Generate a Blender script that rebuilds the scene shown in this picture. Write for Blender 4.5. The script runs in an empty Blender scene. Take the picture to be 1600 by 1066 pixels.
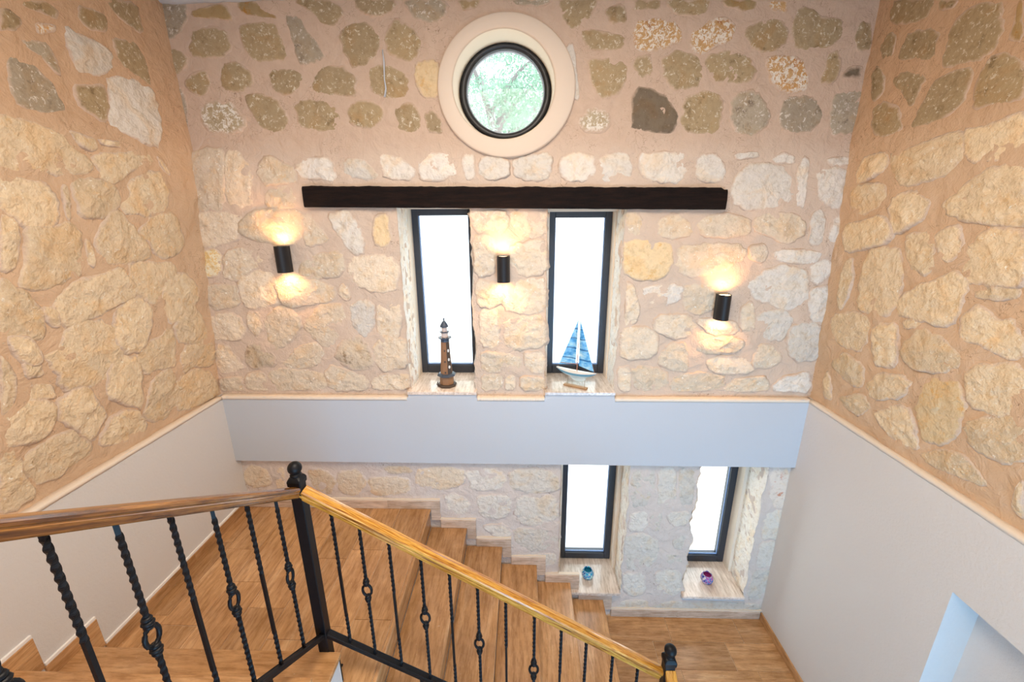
import bpy, math, random
import numpy as np
from mathutils import Vector, Matrix, noise

random.seed(7)
SC = bpy.context.scene
COL = SC.collection

# ------------------------------------------------------------------ camera
cam_d = bpy.data.cameras.new('camera')
cam_d.sensor_width = 36.0
cam_d.lens = 36.0 * 660.17 / 1600.0
cam_d.clip_start = 0.05
cam = bpy.data.objects.new('camera', cam_d)
COL.objects.link(cam)
Rt = Vector((0.99963613, 0.02640231, -0.00552489))
Up = Vector((-0.00229364, 0.28727765, 0.95784461))
Fw = Vector((-0.02687648, 0.95748340, -0.28723367))
m = Matrix.Identity(4)
for i in range(3):
    m[i][0] = Rt[i]; m[i][1] = Up[i]; m[i][2] = -Fw[i]
m[0][3] = 0.0; m[1][3] = 0.0; m[2][3] = 3.226
cam.matrix_world = m
SC.camera = cam

# ------------------------------------------------------------------ world, light, exposure
SC.view_settings.view_transform = 'Standard'
SC.view_settings.look = 'None'
SC.view_settings.gamma = 1.0
SC.view_settings.use_curve_mapping = False
SC.view_settings.exposure = 0.07
wd = bpy.data.worlds.new('bright_sky'); SC.world = wd
wd.use_nodes = True
bg = wd.node_tree.nodes['Background']
bg.inputs[0].default_value = (0.86, 0.94, 1.0, 1)
bg.inputs[1].default_value = 4.6

def light(name, typ, loc, energy, color, target=None, **kw):
    d = bpy.data.lights.new(name, typ)
    d.energy = energy; d.color = color
    for k, v in kw.items(): setattr(d, k, v)
    o = bpy.data.objects.new(name, d); COL.objects.link(o); o.location = loc
    if target is not None:
        o.rotation_euler = (Vector(target) - Vector(loc)).to_track_quat('-Z', 'Y').to_euler()
    return o

# added cool light behind and below the viewer, for assumed daylight; no entrance built
light('assumed_low_daylight', 'AREA', (1.2, -2.3, 0.45), 125, (0.26, 0.61, 1.0), (1.0, 2.7, 1.3), shape='RECTANGLE', size=1.5, size_y=2.2)
# added fill light on the upper hall side behind the viewer; no window there
light('added_hall_fill', 'AREA', (0.0, -2.35, 3.3), 42, (0.72, 0.85, 1.0), (0.0, 2.7, 2.4), shape='RECTANGLE', size=3.4, size_y=1.7)
# assumed warm ceiling light, added out of view above the stairwell
light('assumed_ceiling_light', 'AREA', (-0.1, 0.75, 4.3), 76, (1.0, 0.85, 0.70), (-0.1, 0.95, 2.0), shape='DISK', size=1.5)
# portals: sky comes in through the openings
def portal(name, x, z, w, h):
    o = light(name, 'AREA', (x, 3.2, z), 1, (1, 1, 1), (x, 0, z), shape='RECTANGLE', size=w, size_y=h)
    o.data.cycles.is_portal = True
portal('portal_sky', -.568, 2.66, .5, 1.26); portal('portal_sky', .398, 2.66, .5, 1.26)
portal('portal_sky', .548, .9, .5, 1.26); portal('portal_sky', 1.54, .9, .5, 1.26)
portal('portal_sky', -.116, 3.955, .6, .6)

# ------------------------------------------------------------------ helpers
def fbm(x, y, z, oct=4):
    return noise.fractal((x, y, z), 1.0, 2.0, oct)

def mesh_obj(name, verts, faces, mat=None, parent=None, smooth=False, kind=None):
    me = bpy.data.meshes.new(name)
    me.from_pydata([tuple(v) for v in verts], [], faces)
    me.update()
    if smooth:
        me.polygons.foreach_set('use_smooth', [True] * len(me.polygons))
    o = bpy.data.objects.new(name, me)
    COL.objects.link(o)
    if mat: me.materials.append(mat)
    if parent is not None: o.parent = parent
    if kind: o['kind'] = kind
    return o

def empty(name, loc=(0, 0, 0), rz=0.0):
    o = bpy.data.objects.new(name, None); COL.objects.link(o)
    o.location = loc; o.rotation_euler = (0, 0, rz); o.empty_display_size = .05
    return o

def tag(o, label, cat, group=None):
    o['label'] = label; o['category'] = cat
    if group: o['group'] = group
    return o

class MB:
    """collects shapes into one mesh"""
    def __init__(s): s.v = []; s.f = []
    def add(s, vs, fs):
        n = len(s.v); s.v += [tuple(v) for v in vs]; s.f += [[i + n for i in f] for f in fs]; return s
    def box(s, x0, x1, y0, y1, z0, z1):
        return s.add([(x0,y0,z0),(x1,y0,z0),(x1,y1,z0),(x0,y1,z0),(x0,y0,z1),(x1,y0,z1),(x1,y1,z1),(x0,y1,z1)],
                     [(0,3,2,1),(4,5,6,7),(0,1,5,4),(1,2,6,5),(2,3,7,6),(3,0,4,7)])
    def bbox(s, x0, x1, y0, y1, z0, z1, c=.003):
        # box with chamfered vertical and horizontal edges: stacked rings
        def ring(z, i):
            return [(x0+i+c,y0+i,z),(x1-i-c,y0+i,z),(x1-i,y0+i+c,z),(x1-i,y1-i-c,z),(x1-i-c,y1-i,z),(x0+i+c,y1-i,z),(x0+i,y1-i-c,z),(x0+i,y0+i+c,z)]
        return s.rings([ring(z0, c), ring(z0+c, 0), ring(z1-c, 0), ring(z1, c)])
    def rings(s, rs, cap=True, close=True):
        n = len(rs[0]); vs = [p for r in rs for p in r]; fs = []
        for a in range(len(rs)-1):
            for i in range(n if close else n-1):
                j = (i+1) % n
                fs.append((a*n+i, a*n+j, (a+1)*n+j, (a+1)*n+i))
        if cap:
            fs.append(tuple(range(n-1, -1, -1))); fs.append(tuple((len(rs)-1)*n+i for i in range(n)))
        return s.add(vs, fs)
    def lathe(s, prof, n=20, c=(0, 0, 0), cap=True, phase=0):
        return s.rings([[(c[0]+r*math.cos(2*math.pi*i/n+phase), c[1]+r*math.sin(2*math.pi*i/n+phase), c[2]+z) for i in range(n)] for r, z in prof], cap)
    def tube(s, pts, r, n=8, close=False):
        pts = [Vector(p) for p in pts]; rs = []
        N = len(pts)
        for i, p in enumerate(pts):
            if close: t = (pts[(i+1) % N] - pts[i-1]).normalized()
            else: t = (pts[min(i+1, N-1)] - pts[max(i-1, 0)]).normalized()
            a = Vector((0, 0, 1)) if abs(t.z) < .9 else Vector((1, 0, 0))
            u = t.cross(a).normalized(); w = t.cross(u)
            rr = r[i] if isinstance(r, (list, tuple)) else r
            rs.append([p + (u*math.cos(2*math.pi*k/n) + w*math.sin(2*math.pi*k/n))*rr for k in range(n)])
        if close: rs.append(rs[0])
        return s.rings(rs, cap=not close)
    def prism(s, poly, axis, a0, a1):
        # poly: 2D points in the plane across `axis`; extruded from a0 to a1
        n = len(poly)
        def mk(p, a):
            return {'x': (a, p[0], p[1]), 'y': (p[0], a, p[1]), 'z': (p[0], p[1], a)}[axis]
        vs = [mk(p, a0) for p in poly] + [mk(p, a1) for p in poly]
        fs = [tuple(range(n-1, -1, -1)), tuple(range(n, 2*n))] + [(i, (i+1) % n, (i+1) % n + n, i+n) for i in range(n)]
        return s.add(vs, fs)
    def build(s, name, mat, parent=None, smooth=False, kind=None):
        return mesh_obj(name, s.v, s.f, mat, parent, smooth, kind)

# ------------------------------------------------------------------ materials
def new_mat(name, rough=.6, spec=.3, metallic=0):
    m = bpy.data.materials.new(name); m.use_nodes = True
    nt = m.node_tree; b = nt.nodes['Principled BSDF']
    b.inputs['Roughness'].default_value = rough
    b.inputs['Specular IOR Level'].default_value = spec
    b.inputs['Metallic'].default_value = metallic
    return m, nt, b

def N(nt, typ, **kw):
    n = nt.nodes.new(typ)
    for k, v in kw.items():
        if k.startswith('i_'):
            key = k[2:]; key = int(key) if key.isdigit() else key.replace('_', ' ')
            n.inputs[key].default_value = v
        else: setattr(n, k, v)
    return n

def ramp(nt, fac, stops, interp='LINEAR'):
    r = nt.nodes.new('ShaderNodeValToRGB'); r.color_ramp.interpolation = interp
    els = r.color_ramp.elements
    while len(els) < len(stops): els.new(.5)
    for e, (p, c) in zip(els, stops):
        e.position = p; e.color = (*c, 1) if len(c) == 3 else c
    nt.links.new(fac, r.inputs[0]); return r.outputs[0]

def mixc(nt, fac, a, b, mode='MIX'):
    n = nt.nodes.new('ShaderNodeMix'); n.data_type = 'RGBA'; n.blend_type = mode
    for sock, v in ((n.inputs[0], fac), (n.inputs[6], a), (n.inputs[7], b)):
        if hasattr(v, 'is_output'): nt.links.new(v, sock)
        elif isinstance(v, (int, float)): sock.default_value = v
        else: sock.default_value = (*v, 1)
    return n.outputs[2]

def math_n(nt, op, a, b=0.0, clamp=False):
    n = nt.nodes.new('ShaderNodeMath'); n.operation = op; n.use_clamp = clamp
    for sock, v in ((n.inputs[0], a), (n.inputs[1], b)):
        if hasattr(v, 'is_output'): nt.links.new(v, sock)
        else: sock.default_value = v
    return n.outputs[0]

def pos(nt, scale=(1, 1, 1), offs=(0, 0, 0)):
    g = nt.nodes.new('ShaderNodeNewGeometry'); mp = nt.nodes.new('ShaderNodeMapping')
    mp.inputs['Scale'].default_value = scale; mp.inputs['Location'].default_value = offs
    nt.links.new(g.outputs['Position'], mp.inputs[0]); return mp.outputs[0]

def nz(nt, vec, scale, detail=4, rough=.55, dist=0.0):
    n = N(nt, 'ShaderNodeTexNoise', i_Scale=scale, i_Detail=detail, i_Roughness=rough, i_Distortion=dist)
    nt.links.new(vec, n.inputs['Vector']); return n.outputs['Fac']

def bump(nt, b, h, strength=.5, dist=.01, prev=None):
    n = N(nt, 'ShaderNodeBump', i_Strength=strength, i_Distance=dist)
    nt.links.new(h, n.inputs['Height'])
    if prev is not None: nt.links.new(prev, n.inputs['Normal'])
    nt.links.new(n.outputs[0], b.inputs['Normal']); return n.outputs[0]

def plain(name, col, rough=.5, spec=.4, metallic=0.0):
    m, nt, b = new_mat(name, rough, spec, metallic)
    v = nz(nt, pos(nt), 40, 3)
    c = mixc(nt, v, tuple(x*.88 for x in col), tuple(min(1, x*1.1) for x in col))
    nt.links.new(c, b.inputs['Base Color'])
    return m

MORTAR_A = (.60, .455, .345); MORTAR_B = (.72, .575, .455)
def mortar_color(nt, p):
    a = nz(nt, p, 3.0, 5, .6); c = nz(nt, p, 22, 4, .6)
    base = mixc(nt, a, MORTAR_A, MORTAR_B)
    base = mixc(nt, math_n(nt, 'MULTIPLY', c, .5), base, (.74, .60, .48))
    # the upper courses were pointed with a browner mortar
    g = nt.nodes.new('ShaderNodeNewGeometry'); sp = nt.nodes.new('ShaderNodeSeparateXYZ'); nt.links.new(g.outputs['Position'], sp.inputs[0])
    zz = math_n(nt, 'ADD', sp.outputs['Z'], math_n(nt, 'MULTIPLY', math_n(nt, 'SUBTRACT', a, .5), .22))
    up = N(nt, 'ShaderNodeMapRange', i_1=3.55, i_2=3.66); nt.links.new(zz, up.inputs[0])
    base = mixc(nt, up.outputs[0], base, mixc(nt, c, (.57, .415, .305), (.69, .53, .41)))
    # lime-washed pointing under the plaster band
    lo = N(nt, 'ShaderNodeMapRange', i_1=1.62, i_2=1.48); nt.links.new(sp.outputs['Z'], lo.inputs[0])
    return mixc(nt, lo.outputs[0], base, mixc(nt, c, (.68, .575, .495), (.80, .71, .645)))

def mk_mortar(name='pink_lime_mortar', tint=None):
    m, nt, b = new_mat(name, .9, .15)
    p = pos(nt)
    c = mortar_color(nt, p)
    if tint: c = mixc(nt, 1.0, c, tint, 'MULTIPLY')
    # thin darker cracks and pits
    v = N(nt, 'ShaderNodeTexVoronoi', feature='DISTANCE_TO_EDGE', i_Scale=7.0)
    w = nt.nodes.new('ShaderNodeVectorMath'); w.operation = 'ADD'
    nn = N(nt, 'ShaderNodeTexNoise', i_Scale=5.0, i_Detail=4.0); nt.links.new(p, nn.inputs['Vector'])
    nt.links.new(p, w.inputs[0]); nt.links.new(nn.outputs['Color'], w.inputs[1]); nt.links.new(w.outputs[0], v.inputs['Vector'])
    crack = ramp(nt, v.outputs['Distance'], [(0, (1, 1, 1)), (.012, (0, 0, 0))])
    gate = ramp(nt, nz(nt, p, 2.3, 2), [(.50, (0, 0, 0)), (.60, (1, 1, 1))])
    ck = mixc(nt, 1.0, crack, gate, 'MULTIPLY')
    c = mixc(nt, ck, c, (.30, .19, .12))
    nt.links.new(c, b.inputs['Base Color'])
    h = math_n(nt, 'ADD', nz(nt, p, 11, 6, .6, .9), math_n(nt, 'MULTIPLY', nz(nt, p, 90, 3), .14))
    bump(nt, b, h, .75, .022)
    return m
M_MORTAR = mk_mortar()
M_MORTAR_S = mk_mortar('lamplit_lime_mortar', (1.0, .905, .77))  # tint puts the side walls' warm lamplight into the mortar colour

def mk_stone(name, c1, c2, c3, fleck=None, fleck_amt=.58, grain=1.0, dark=None, smear=.5, rough_strength=.7):
    """c1/c2: main tones, c3: per-stone shift, fleck: pale chips, dark: pits; mortar smeared over the rim"""
    m, nt, b = new_mat(name, .88, .2)
    p = pos(nt)
    info = nt.nodes.new('ShaderNodeObjectInfo')
    rnd = info.outputs['Random']
    base = mixc(nt, nz(nt, p, 9*grain, 6, .6, .4), c1, c2)
    base = mixc(nt, math_n(nt, 'MULTIPLY', rnd, .75), base, c3)
    # vary value slightly per stone
    val = N(nt, 'ShaderNodeHueSaturation'); vv = math_n(nt, 'MULTIPLY_ADD', rnd, .22)
    vv.node.inputs[2].default_value = .89
    nt.links.new(vv, val.inputs['Value']); nt.links.new(base, val.inputs['Color']); base = val.outputs[0]
    mott = ramp(nt, nz(nt, p, 30*grain, 6, .7), [(.30, (.74, .70, .64)), (.50, (1, 1, 1))])
    base = mixc(nt, .75, base, mott, 'MULTIPLY')
    stain = ramp(nt, nz(nt, p, 5.5, 5, .6, .8), [(.38, (.96, .97, 1.0)), (.52, (1, 1, 1)), (.66, (1.0, .88, .74))])
    base = mixc(nt, .8, base, stain, 'MULTIPLY')
    if dark:
        d = ramp(nt, nz(nt, p, 14, 7, .75), [(.56, (0, 0, 0)), (.66, (1, 1, 1))])
        base = mixc(nt, d, base, dark)
    if fleck:
        f = ramp(nt, nz(nt, p, 48, 5, .75, .6), [(fleck_amt, (0, 0, 0)), (fleck_amt+.05, (1, 1, 1))])
        base = mixc(nt, f, base, fleck)
    # smeared mortar near the rim
    at = N(nt, 'ShaderNodeAttribute', attribute_name='edge')
    own = math_n(nt, 'SUBTRACT', at.outputs['Fac'], math_n(nt, 'MULTIPLY', math_n(nt, 'POWER', rnd, 2.0), .14))
    e = math_n(nt, 'ADD', own, math_n(nt, 'MULTIPLY', math_n(nt, 'SUBTRACT', nz(nt, p, 19, 5, .65), .5), 1.05))
    sm = ramp(nt, e, [(smear*.10, (1, 1, 1)), (smear*1.35, (0, 0, 0))])
    base = mixc(nt, sm, base, mortar_color(nt, p))
    nt.links.new(base, b.inputs['Base Color'])
    v = N(nt, 'ShaderNodeTexVoronoi', feature='F1', i_Scale=17.0*grain); 
    mp = N(nt, 'ShaderNodeTexNoise', i_Scale=9.0, i_Detail=3.0); nt.links.new(p, mp.inputs['Vector'])
    w = nt.nodes.new('ShaderNodeVectorMath'); w.operation = 'ADD'
    sc = nt.nodes.new('ShaderNodeVectorMath'); sc.operation = 'SCALE'; sc.inputs['Scale'].default_value = .25
    nt.links.new(mp.outputs['Color'], sc.inputs[0]); nt.links.new(p, w.inputs[0]); nt.links.new(sc.outputs[0], w.inputs[1])
    nt.links.new(w.outputs[0], v.inputs['Vector'])
    h = math_n(nt, 'ADD', math_n(nt, 'MULTIPLY', nz(nt, p, 11*grain, 7, .62, .5), 1.2), math_n(nt, 'MULTIPLY', v.outputs['Distance'], .40))
    h = math_n(nt, 'ADD', h, math_n(nt, 'MULTIPLY', nz(nt, p, 90, 3, .6), .25))
    bump(nt, b, h, rough_strength, .02)
    return m
BR1, BR2 = (.36, .265, .15), (.53, .41, .25)
STONE = {
 'c': mk_stone('brown_cobble', BR1, BR2, (.40, .30, .17), fleck=(.68, .60, .46), fleck_amt=.57, dark=(.25, .18, .095), smear=.30, rough_strength=.35),
 'r': mk_stone('rusty_cobble', (.36, .25, .12), (.52, .39, .21), (.46, .30, .13), dark=(.42, .20, .04), smear=.30, rough_strength=.35),
 'g': mk_stone('grey_cobble', (.36, .295, .21), (.50, .42, .31), (.42, .355, .26), fleck=(.70, .64, .55), fleck_amt=.57, dark=(.24, .19, .135), smear=.30, rough_strength=.4),
 'd': mk_stone('dark_stone', (.17, .13, .09), (.27, .21, .14), (.20, .16, .12), fleck=(.55, .48, .38), fleck_amt=.64, smear=.4, rough_strength=.5),
 's': mk_stone('chalk_speckled_stone', (.40, .31, .18), (.50, .40, .26), (.44, .36, .24), fleck=(.80, .75, .66), fleck_amt=.50, smear=.55, rough_strength=.45),
 'o': mk_stone('rust_speckled_stone', (.58, .30, .09), (.74, .50, .26), (.68, .44, .22), fleck=(.82, .75, .64), fleck_amt=.49, dark=(.34, .11, .03), smear=.4, rough_strength=.6),
 'y': mk_stone('ochre_stone', (.78, .56, .30), (.84, .68, .44), (.80, .62, .38), dark=(.74, .46, .18), smear=.28),
 'p': mk_stone('yellow_pitted_stone', (.80, .55, .22), (.80, .60, .30), (.80, .58, .26), fleck=(.88, .78, .56), fleck_amt=.47, grain=1.2, smear=.3, rough_strength=.5),
 'l': mk_stone('cream_limestone', (.72, .575, .41), (.86, .745, .585), (.80, .67, .51), fleck=(.94, .88, .78), fleck_amt=.60, dark=(.76, .57, .36), smear=.30, rough_strength=.8),
 'm': mk_stone('lamplit_limestone', (.74, .555, .355), (.86, .72, .51), (.80, .65, .44), fleck=(.92, .85, .72), fleck_amt=.61, dark=(.76, .54, .30), smear=.30, rough_strength=.85),  # side-wall limestone, warm lamplight mixed into its colour
 'w': mk_stone('pale_limestone', (.72, .645, .54), (.86, .80, .71), (.79, .725, .63), fleck=(.92, .88, .80), fleck_amt=.64, smear=.27, rough_strength=.85),
 'k': mk_stone('pitted_brown_limestone', (.52, .41, .28), (.74, .63, .48), (.66, .54, .40), dark=(.34, .24, .15), smear=.5, rough_strength=.8),
 'j': mk_stone('skylit_jamb_stone', (.92, .86, .76), (.96, .93, .87), (.94, .90, .82), dark=(.86, .74, .58), smear=.05, rough_strength=.8),  # jamb stone painted paler to carry the grazing sky light
 'v': mk_stone('red_veined_stone', (.74, .64, .52), (.84, .76, .66), (.8, .7, .6), dark=(.66, .30, .18), smear=.4),
}

def mk_plaster(name, col, bs=.35, scale=70, dist=.004):
    m, nt, b = new_mat(name, .85, .2)
    p = pos(nt)
    c = mixc(nt, nz(nt, p, 2.5, 4), tuple(x*.97 for x in col), col)
    nt.links.new(c, b.inputs['Base Color'])
    bump(nt, b, nz(nt, p, scale, 4, .6), bs, dist)
    return m
M_PLASTER = mk_plaster('white_textured_plaster', (.73, .72, .71), .5, 75, .005)
M_BEAM = mk_plaster('white_plaster_cool_light_tint', (.58, .615, .66), .12, 30)  # white plaster with the cool daylight cast mixed into its colour
M_LIP = mk_plaster('bright_white_plaster', (.93, .91, .88), .2, 40)
M_RIM = mk_plaster('lamplit_cream_plaster', (.84, .74, .62), .5, 40)  # warm lamplight on the lip painted into its cream; skirting fillets share it
M_RING = mk_plaster('peach_plaster', (.78, .655, .53), .25, 14)
M_OCULUS = mk_plaster('daylit_cream_reveal_plaster', (.95, .83, .66), .2, 20)  # light falling on the round reveal put into a brighter cream
M_REVEALP = mk_plaster('peach_plaster_strip', (.86, .74, .60), .4, 35)

def mk_travertine(name, axis, light=0.0):
    """axis: direction the veins run"""
    m, nt, b = new_mat(name, .24, .5)
    s = {'x': (.85, 6.5, 6.5), 'y': (6.5, .85, 6.5), 'z': (6.5, 6.5, .85)}[axis]
    info = nt.nodes.new('ShaderNodeObjectInfo')
    g = nt.nodes.new('ShaderNodeNewGeometry')
    off = nt.nodes.new('ShaderNodeCombineXYZ')
    r40 = math_n(nt, 'MULTIPLY', info.outputs['Random'], 40.0)
    for i in range(3): nt.links.new(r40, off.inputs[i])
    ad = nt.nodes.new('ShaderNodeVectorMath'); ad.operation = 'ADD'
    nt.links.new(g.outputs['Position'], ad.inputs[0]); nt.links.new(off.outputs[0], ad.inputs[1])
    mp = nt.nodes.new('ShaderNodeMapping'); mp.inputs['Scale'].default_value = s
    nt.links.new(ad.outputs[0], mp.inputs[0]); p = mp.outputs[0]
    L = light
    c = ramp(nt, nz(nt, p, 2.6, 6, .60, .2),
             [(.28, (.42+L*.45, .220+L*.60, .088+L*.68)), (.42, (.50+L*.40, .278+L*.58, .120+L*.70)), (.56, (.57+L*.34, .330+L*.56, .155+L*.71)), (.72, (.65+L*.28, .415+L*.50, .225+L*.68))])
    c2 = ramp(nt, nz(nt, p, 9, 6, .72, .1), [(.38, (.70, .64, .57)), (.52, (1.0, 1.0, 1.0)), (.66, (1.16, 1.16, 1.16))])
    c = mixc(nt, .8, c, c2, 'MULTIPLY')
    cl = ramp(nt, nz(nt, g.outputs['Position'], 4.5, 4, .6, .4), [(.40, (.84, .80, .76)), (.60, (1.05, 1.05, 1.05))])
    c = mixc(nt, .8, c, cl, 'MULTIPLY')
    pit = ramp(nt, nz(nt, g.outputs['Position'], 55, 4, .7), [(.67, (0, 0, 0)), (.72, (1, 1, 1))])
    c = mixc(nt, math_n(nt, 'MULTIPLY', pit, .6), c, (.72, .58, .42))
    hv = N(nt, 'ShaderNodeHueSaturation'); vv = math_n(nt, 'MULTIPLY_ADD', info.outputs['Random'], .26); vv.node.inputs[2].default_value = .87
    nt.links.new(vv, hv.inputs['Value']); nt.links.new(c, hv.inputs['Color'])
    nt.links.new(hv.outputs[0], b.inputs['Base Color'])
    bump(nt, b, nz(nt, p, 8, 4), .05, .003)
    return m
M_TRAV_Y = mk_travertine('travertine_grain_deep', 'y')
M_TRAV_X = mk_travertine('travertine_grain_across', 'x')
M_TRAV_SK = mk_travertine('travertine_skirting', 'x', .42)
M_TRAV_SILL = mk_travertine('travertine_sill_pale', 'y', .68)
M_TRAV_SILL.node_tree.nodes['Principled BSDF'].inputs['Roughness'].default_value = .14
M_GROUT = plain('beige_grout', (.74, .58, .42), .8, .2)

def mk_iron():
    m, nt, b = new_mat('black_wrought_iron', .45, .25)
    p = pos(nt)
    nt.links.new(mixc(nt, nz(nt, p, 60, 3), (.003, .0035, .005), (.008, .0085, .011)), b.inputs['Base Color'])
    bump(nt, b, nz(nt, p, 160, 3), .2, .002)
    return m
M_IRON = mk_iron()
M_FRAME = plain('anthracite_aluminium', (.032, .036, .046), .42, .5)
M_FRAME_R = plain('black_round_frame', (.022, .022, .024), .4, .5)
M_BEAD = plain('blue_grey_glazing_bead', (.30, .45, .75), .4, .4)
M_SCONCE = plain('matt_black_metal', (.012, .012, .014), .45, .4)

def mk_rail_wood(name, cols, dirv):
    m, nt, b = new_mat(name, .22, .5)
    at = N(nt, 'ShaderNodeAttribute', attribute_name='along'); mp = nt.nodes.new('ShaderNodeMapping'); mp.inputs['Scale'].default_value = dirv
    nt.links.new(at.outputs['Vector'], mp.inputs[0]); p = mp.outputs[0]
    w = nz(nt, p, 5.0, 5, .6, .8)
    c = ramp(nt, w, [(.30, cols[0]), (.42, cols[1]), (.52, cols[2]), (.68, cols[3])])
    g = ramp(nt, nz(nt, p, 24, 3, .6), [(.36, (.52, .40, .28)), (.5, (1, 1, 1))])
    c = mixc(nt, .75, c, g, 'MULTIPLY')
    nt.links.new(c, b.inputs['Base Color'])
    b.inputs['Coat Weight'].default_value = .6; b.inputs['Coat Roughness'].default_value = .12
    bump(nt, b, w, .06, .003)
    return m
M_RAIL_B = mk_rail_wood('varnished_golden_pine', [(.12, .030, .006), (.46, .18, .025), (.66, .34, .055), (.80, .48, .12)], (1.1, 28, 28))
M_RAIL_A = mk_rail_wood('varnished_brown_pine', [(.05, .017, .004), (.13, .048, .009), (.22, .088, .016), (.33, .15, .03)], (.8, 16, 16))

def mk_lintel():
    m, nt, b = new_mat('charred_oak', .8, .2)
    p = pos(nt, (2, 20, 20)); n = nz(nt, p, 3, 6, .65)
    nt.links.new(ramp(nt, n, [(.35, (.006, .004, .004)), (.6, (.016, .008, .006)), (.8, (.03, .014, .009))]), b.inputs['Base Color'])
    bump(nt, b, nz(nt, pos(nt, (3, 12, 12)), 4, 6, .7), .8, .02)
    return m
M_LINTEL = mk_lintel()

def mk_glass():
    m = bpy.data.materials.new('clear_window_glass'); m.use_nodes = True
    nt = m.node_tree; nt.nodes.clear()
    out = nt.nodes.new('ShaderNodeOutputMaterial'); mx = nt.nodes.new('ShaderNodeMixShader')
    tr = nt.nodes.new('ShaderNodeBsdfTransparent'); gl = nt.nodes.new('ShaderNodeBsdfGlossy')
    gl.inputs['Roughness'].default_value = .03; tr.inputs[0].default_value = (.96, .98, .98, 1)
    fr = N(nt, 'ShaderNodeFresnel', i_IOR=1.22)
    nt.links.new(fr.outputs[0], mx.inputs[0]); nt.links.new(tr.outputs[0], mx.inputs[1]); nt.links.new(gl.outputs[0], mx.inputs[2])
    nt.links.new(mx.outputs[0], out.inputs[0]); return m
M_GLASS = mk_glass()

def mk_emit(name, col, s):
    m, nt, b = new_mat(name, .5)
    b.inputs['Base Color'].default_value = (*col, 1)
    b.inputs['Emission Color'].default_value = (*col, 1); b.inputs['Emission Strength'].default_value = s
    return m
M_LAMP = mk_emit('glowing_warm_lens', (1.0, .72, .40), 9.0)

# ================================================================== SETTING
YB = 2.765                       # plane of the rubble back wall
YF = 2.72                        # face of the plaster band
XL, XR = -2.153, 1.97            # plaster side walls
ZBAND = 1.99
RISE, GO, NOSE0, ZL = .1735, .2754, -.715, 1.041
def xl(z): return -2.19 + .1 * (min(z, 3.6) - 2)
def xr(z): return 2.0 - .05 * (min(z, 3.6) - 2)
def to_back(u, v, d): return (u, YB - d, v)
def to_left(u, v, d): return (xl(v) + d, u, v)
def to_right(u, v, d): return (xr(v) - d, u, v)

# openings in the back wall: x0, x1, z0, z1
OPEN = {1: (-.795, -.333, 2.03, 3.27), 2: (.150, .630, 2.03, 3.27), 3: (.288, .800, .262, 1.53), 4: (1.303, 1.800, .250, 1.53)}
RC = (-.108, 3.935)              # centre of the round opening
JAG = {1: (.006, .012), 2: (.005, .010), 3: (.006, .010), 4: (.022, .012)}
def jag(n, side, z):
    a = JAG[n][side]
    s = -1 if side == 0 else 1
    return a * (noise.noise((z * 7.0, n * 9.1, side * 5.3)) + .6 * noise.noise((z * 23.0, n * 3.1, side))) * 1.6

def axis(cuts, step):
    out = [cuts[0][0]]
    for a, b, s in cuts:
        n = max(1, int(round((b - a) / s)))
        out += [a + (b - a) * (i + 1) / n for i in range(n)]
    return out

def sheet(name, us, vs, to3, skip, mat, parent=None, amp=1.0, shift=None, flip=False):
    nu, nv = len(us), len(vs)
    V = []
    for v in vs:
        for u in us:
            uu = u + (shift(u, v) if shift else 0)
            am = amp * (1.5 if v < 3.58 else .9)
            d = am * (.0075 * noise.noise((uu * 6, v * 6, 1.7)) + .0035 * noise.noise((uu * 19, v * 19, 4.2)) + .0018 * noise.noise((uu * 52, v * 52, 8.0)))
            V.append(to3(uu, v, d))
    F = []
    for j in range(nv - 1):
        for i in range(nu - 1):
            if skip and skip((us[i] + us[i+1]) / 2, (vs[j] + vs[j+1]) / 2): continue
            a = j * nu + i
            f = (a, a+1, a+1+nu, a+nu)
            F.append(f[::-1] if flip else f)
    return mesh_obj(name, V, F, mat, parent, smooth=True, kind='structure' if parent is None else None)

# ---- back wall
def back_skip(u, v):
    for n, (a, b, c, d) in OPEN.items():
        if a < u < b and c < v < d: return True
    return ((u - RC[0]) / .335) ** 2 + ((v - RC[1]) / .32) ** 2 < 1
def back_shift(u, v):
    for n, (a, b, c, d) in OPEN.items():
        if c - .001 <= v <= d + .001:
            if abs(u - a) < 1e-6: return jag(n, 0, v)
            if abs(u - b) < 1e-6: return jag(n, 1, v)
    return 0
S = .0165
xs = axis([(-2.24, -.795, S), (-.795, -.333, S), (-.333, .150, S), (.150, .288, S), (.288, .630, S), (.630, .800, S), (.800, 1.303, S), (1.303, 1.800, S), (1.800, 2.06, S)], S)
zs = axis([(-.03, .250, S), (.250, .262, .02), (.262, 1.53, S), (1.53, 2.03, .1), (2.03, 3.27, S), (3.27, 4.42, S)], S)
wall_back = sheet('wall_back', xs, zs, to_back, back_skip, M_MORTAR, shift=back_shift)

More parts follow.
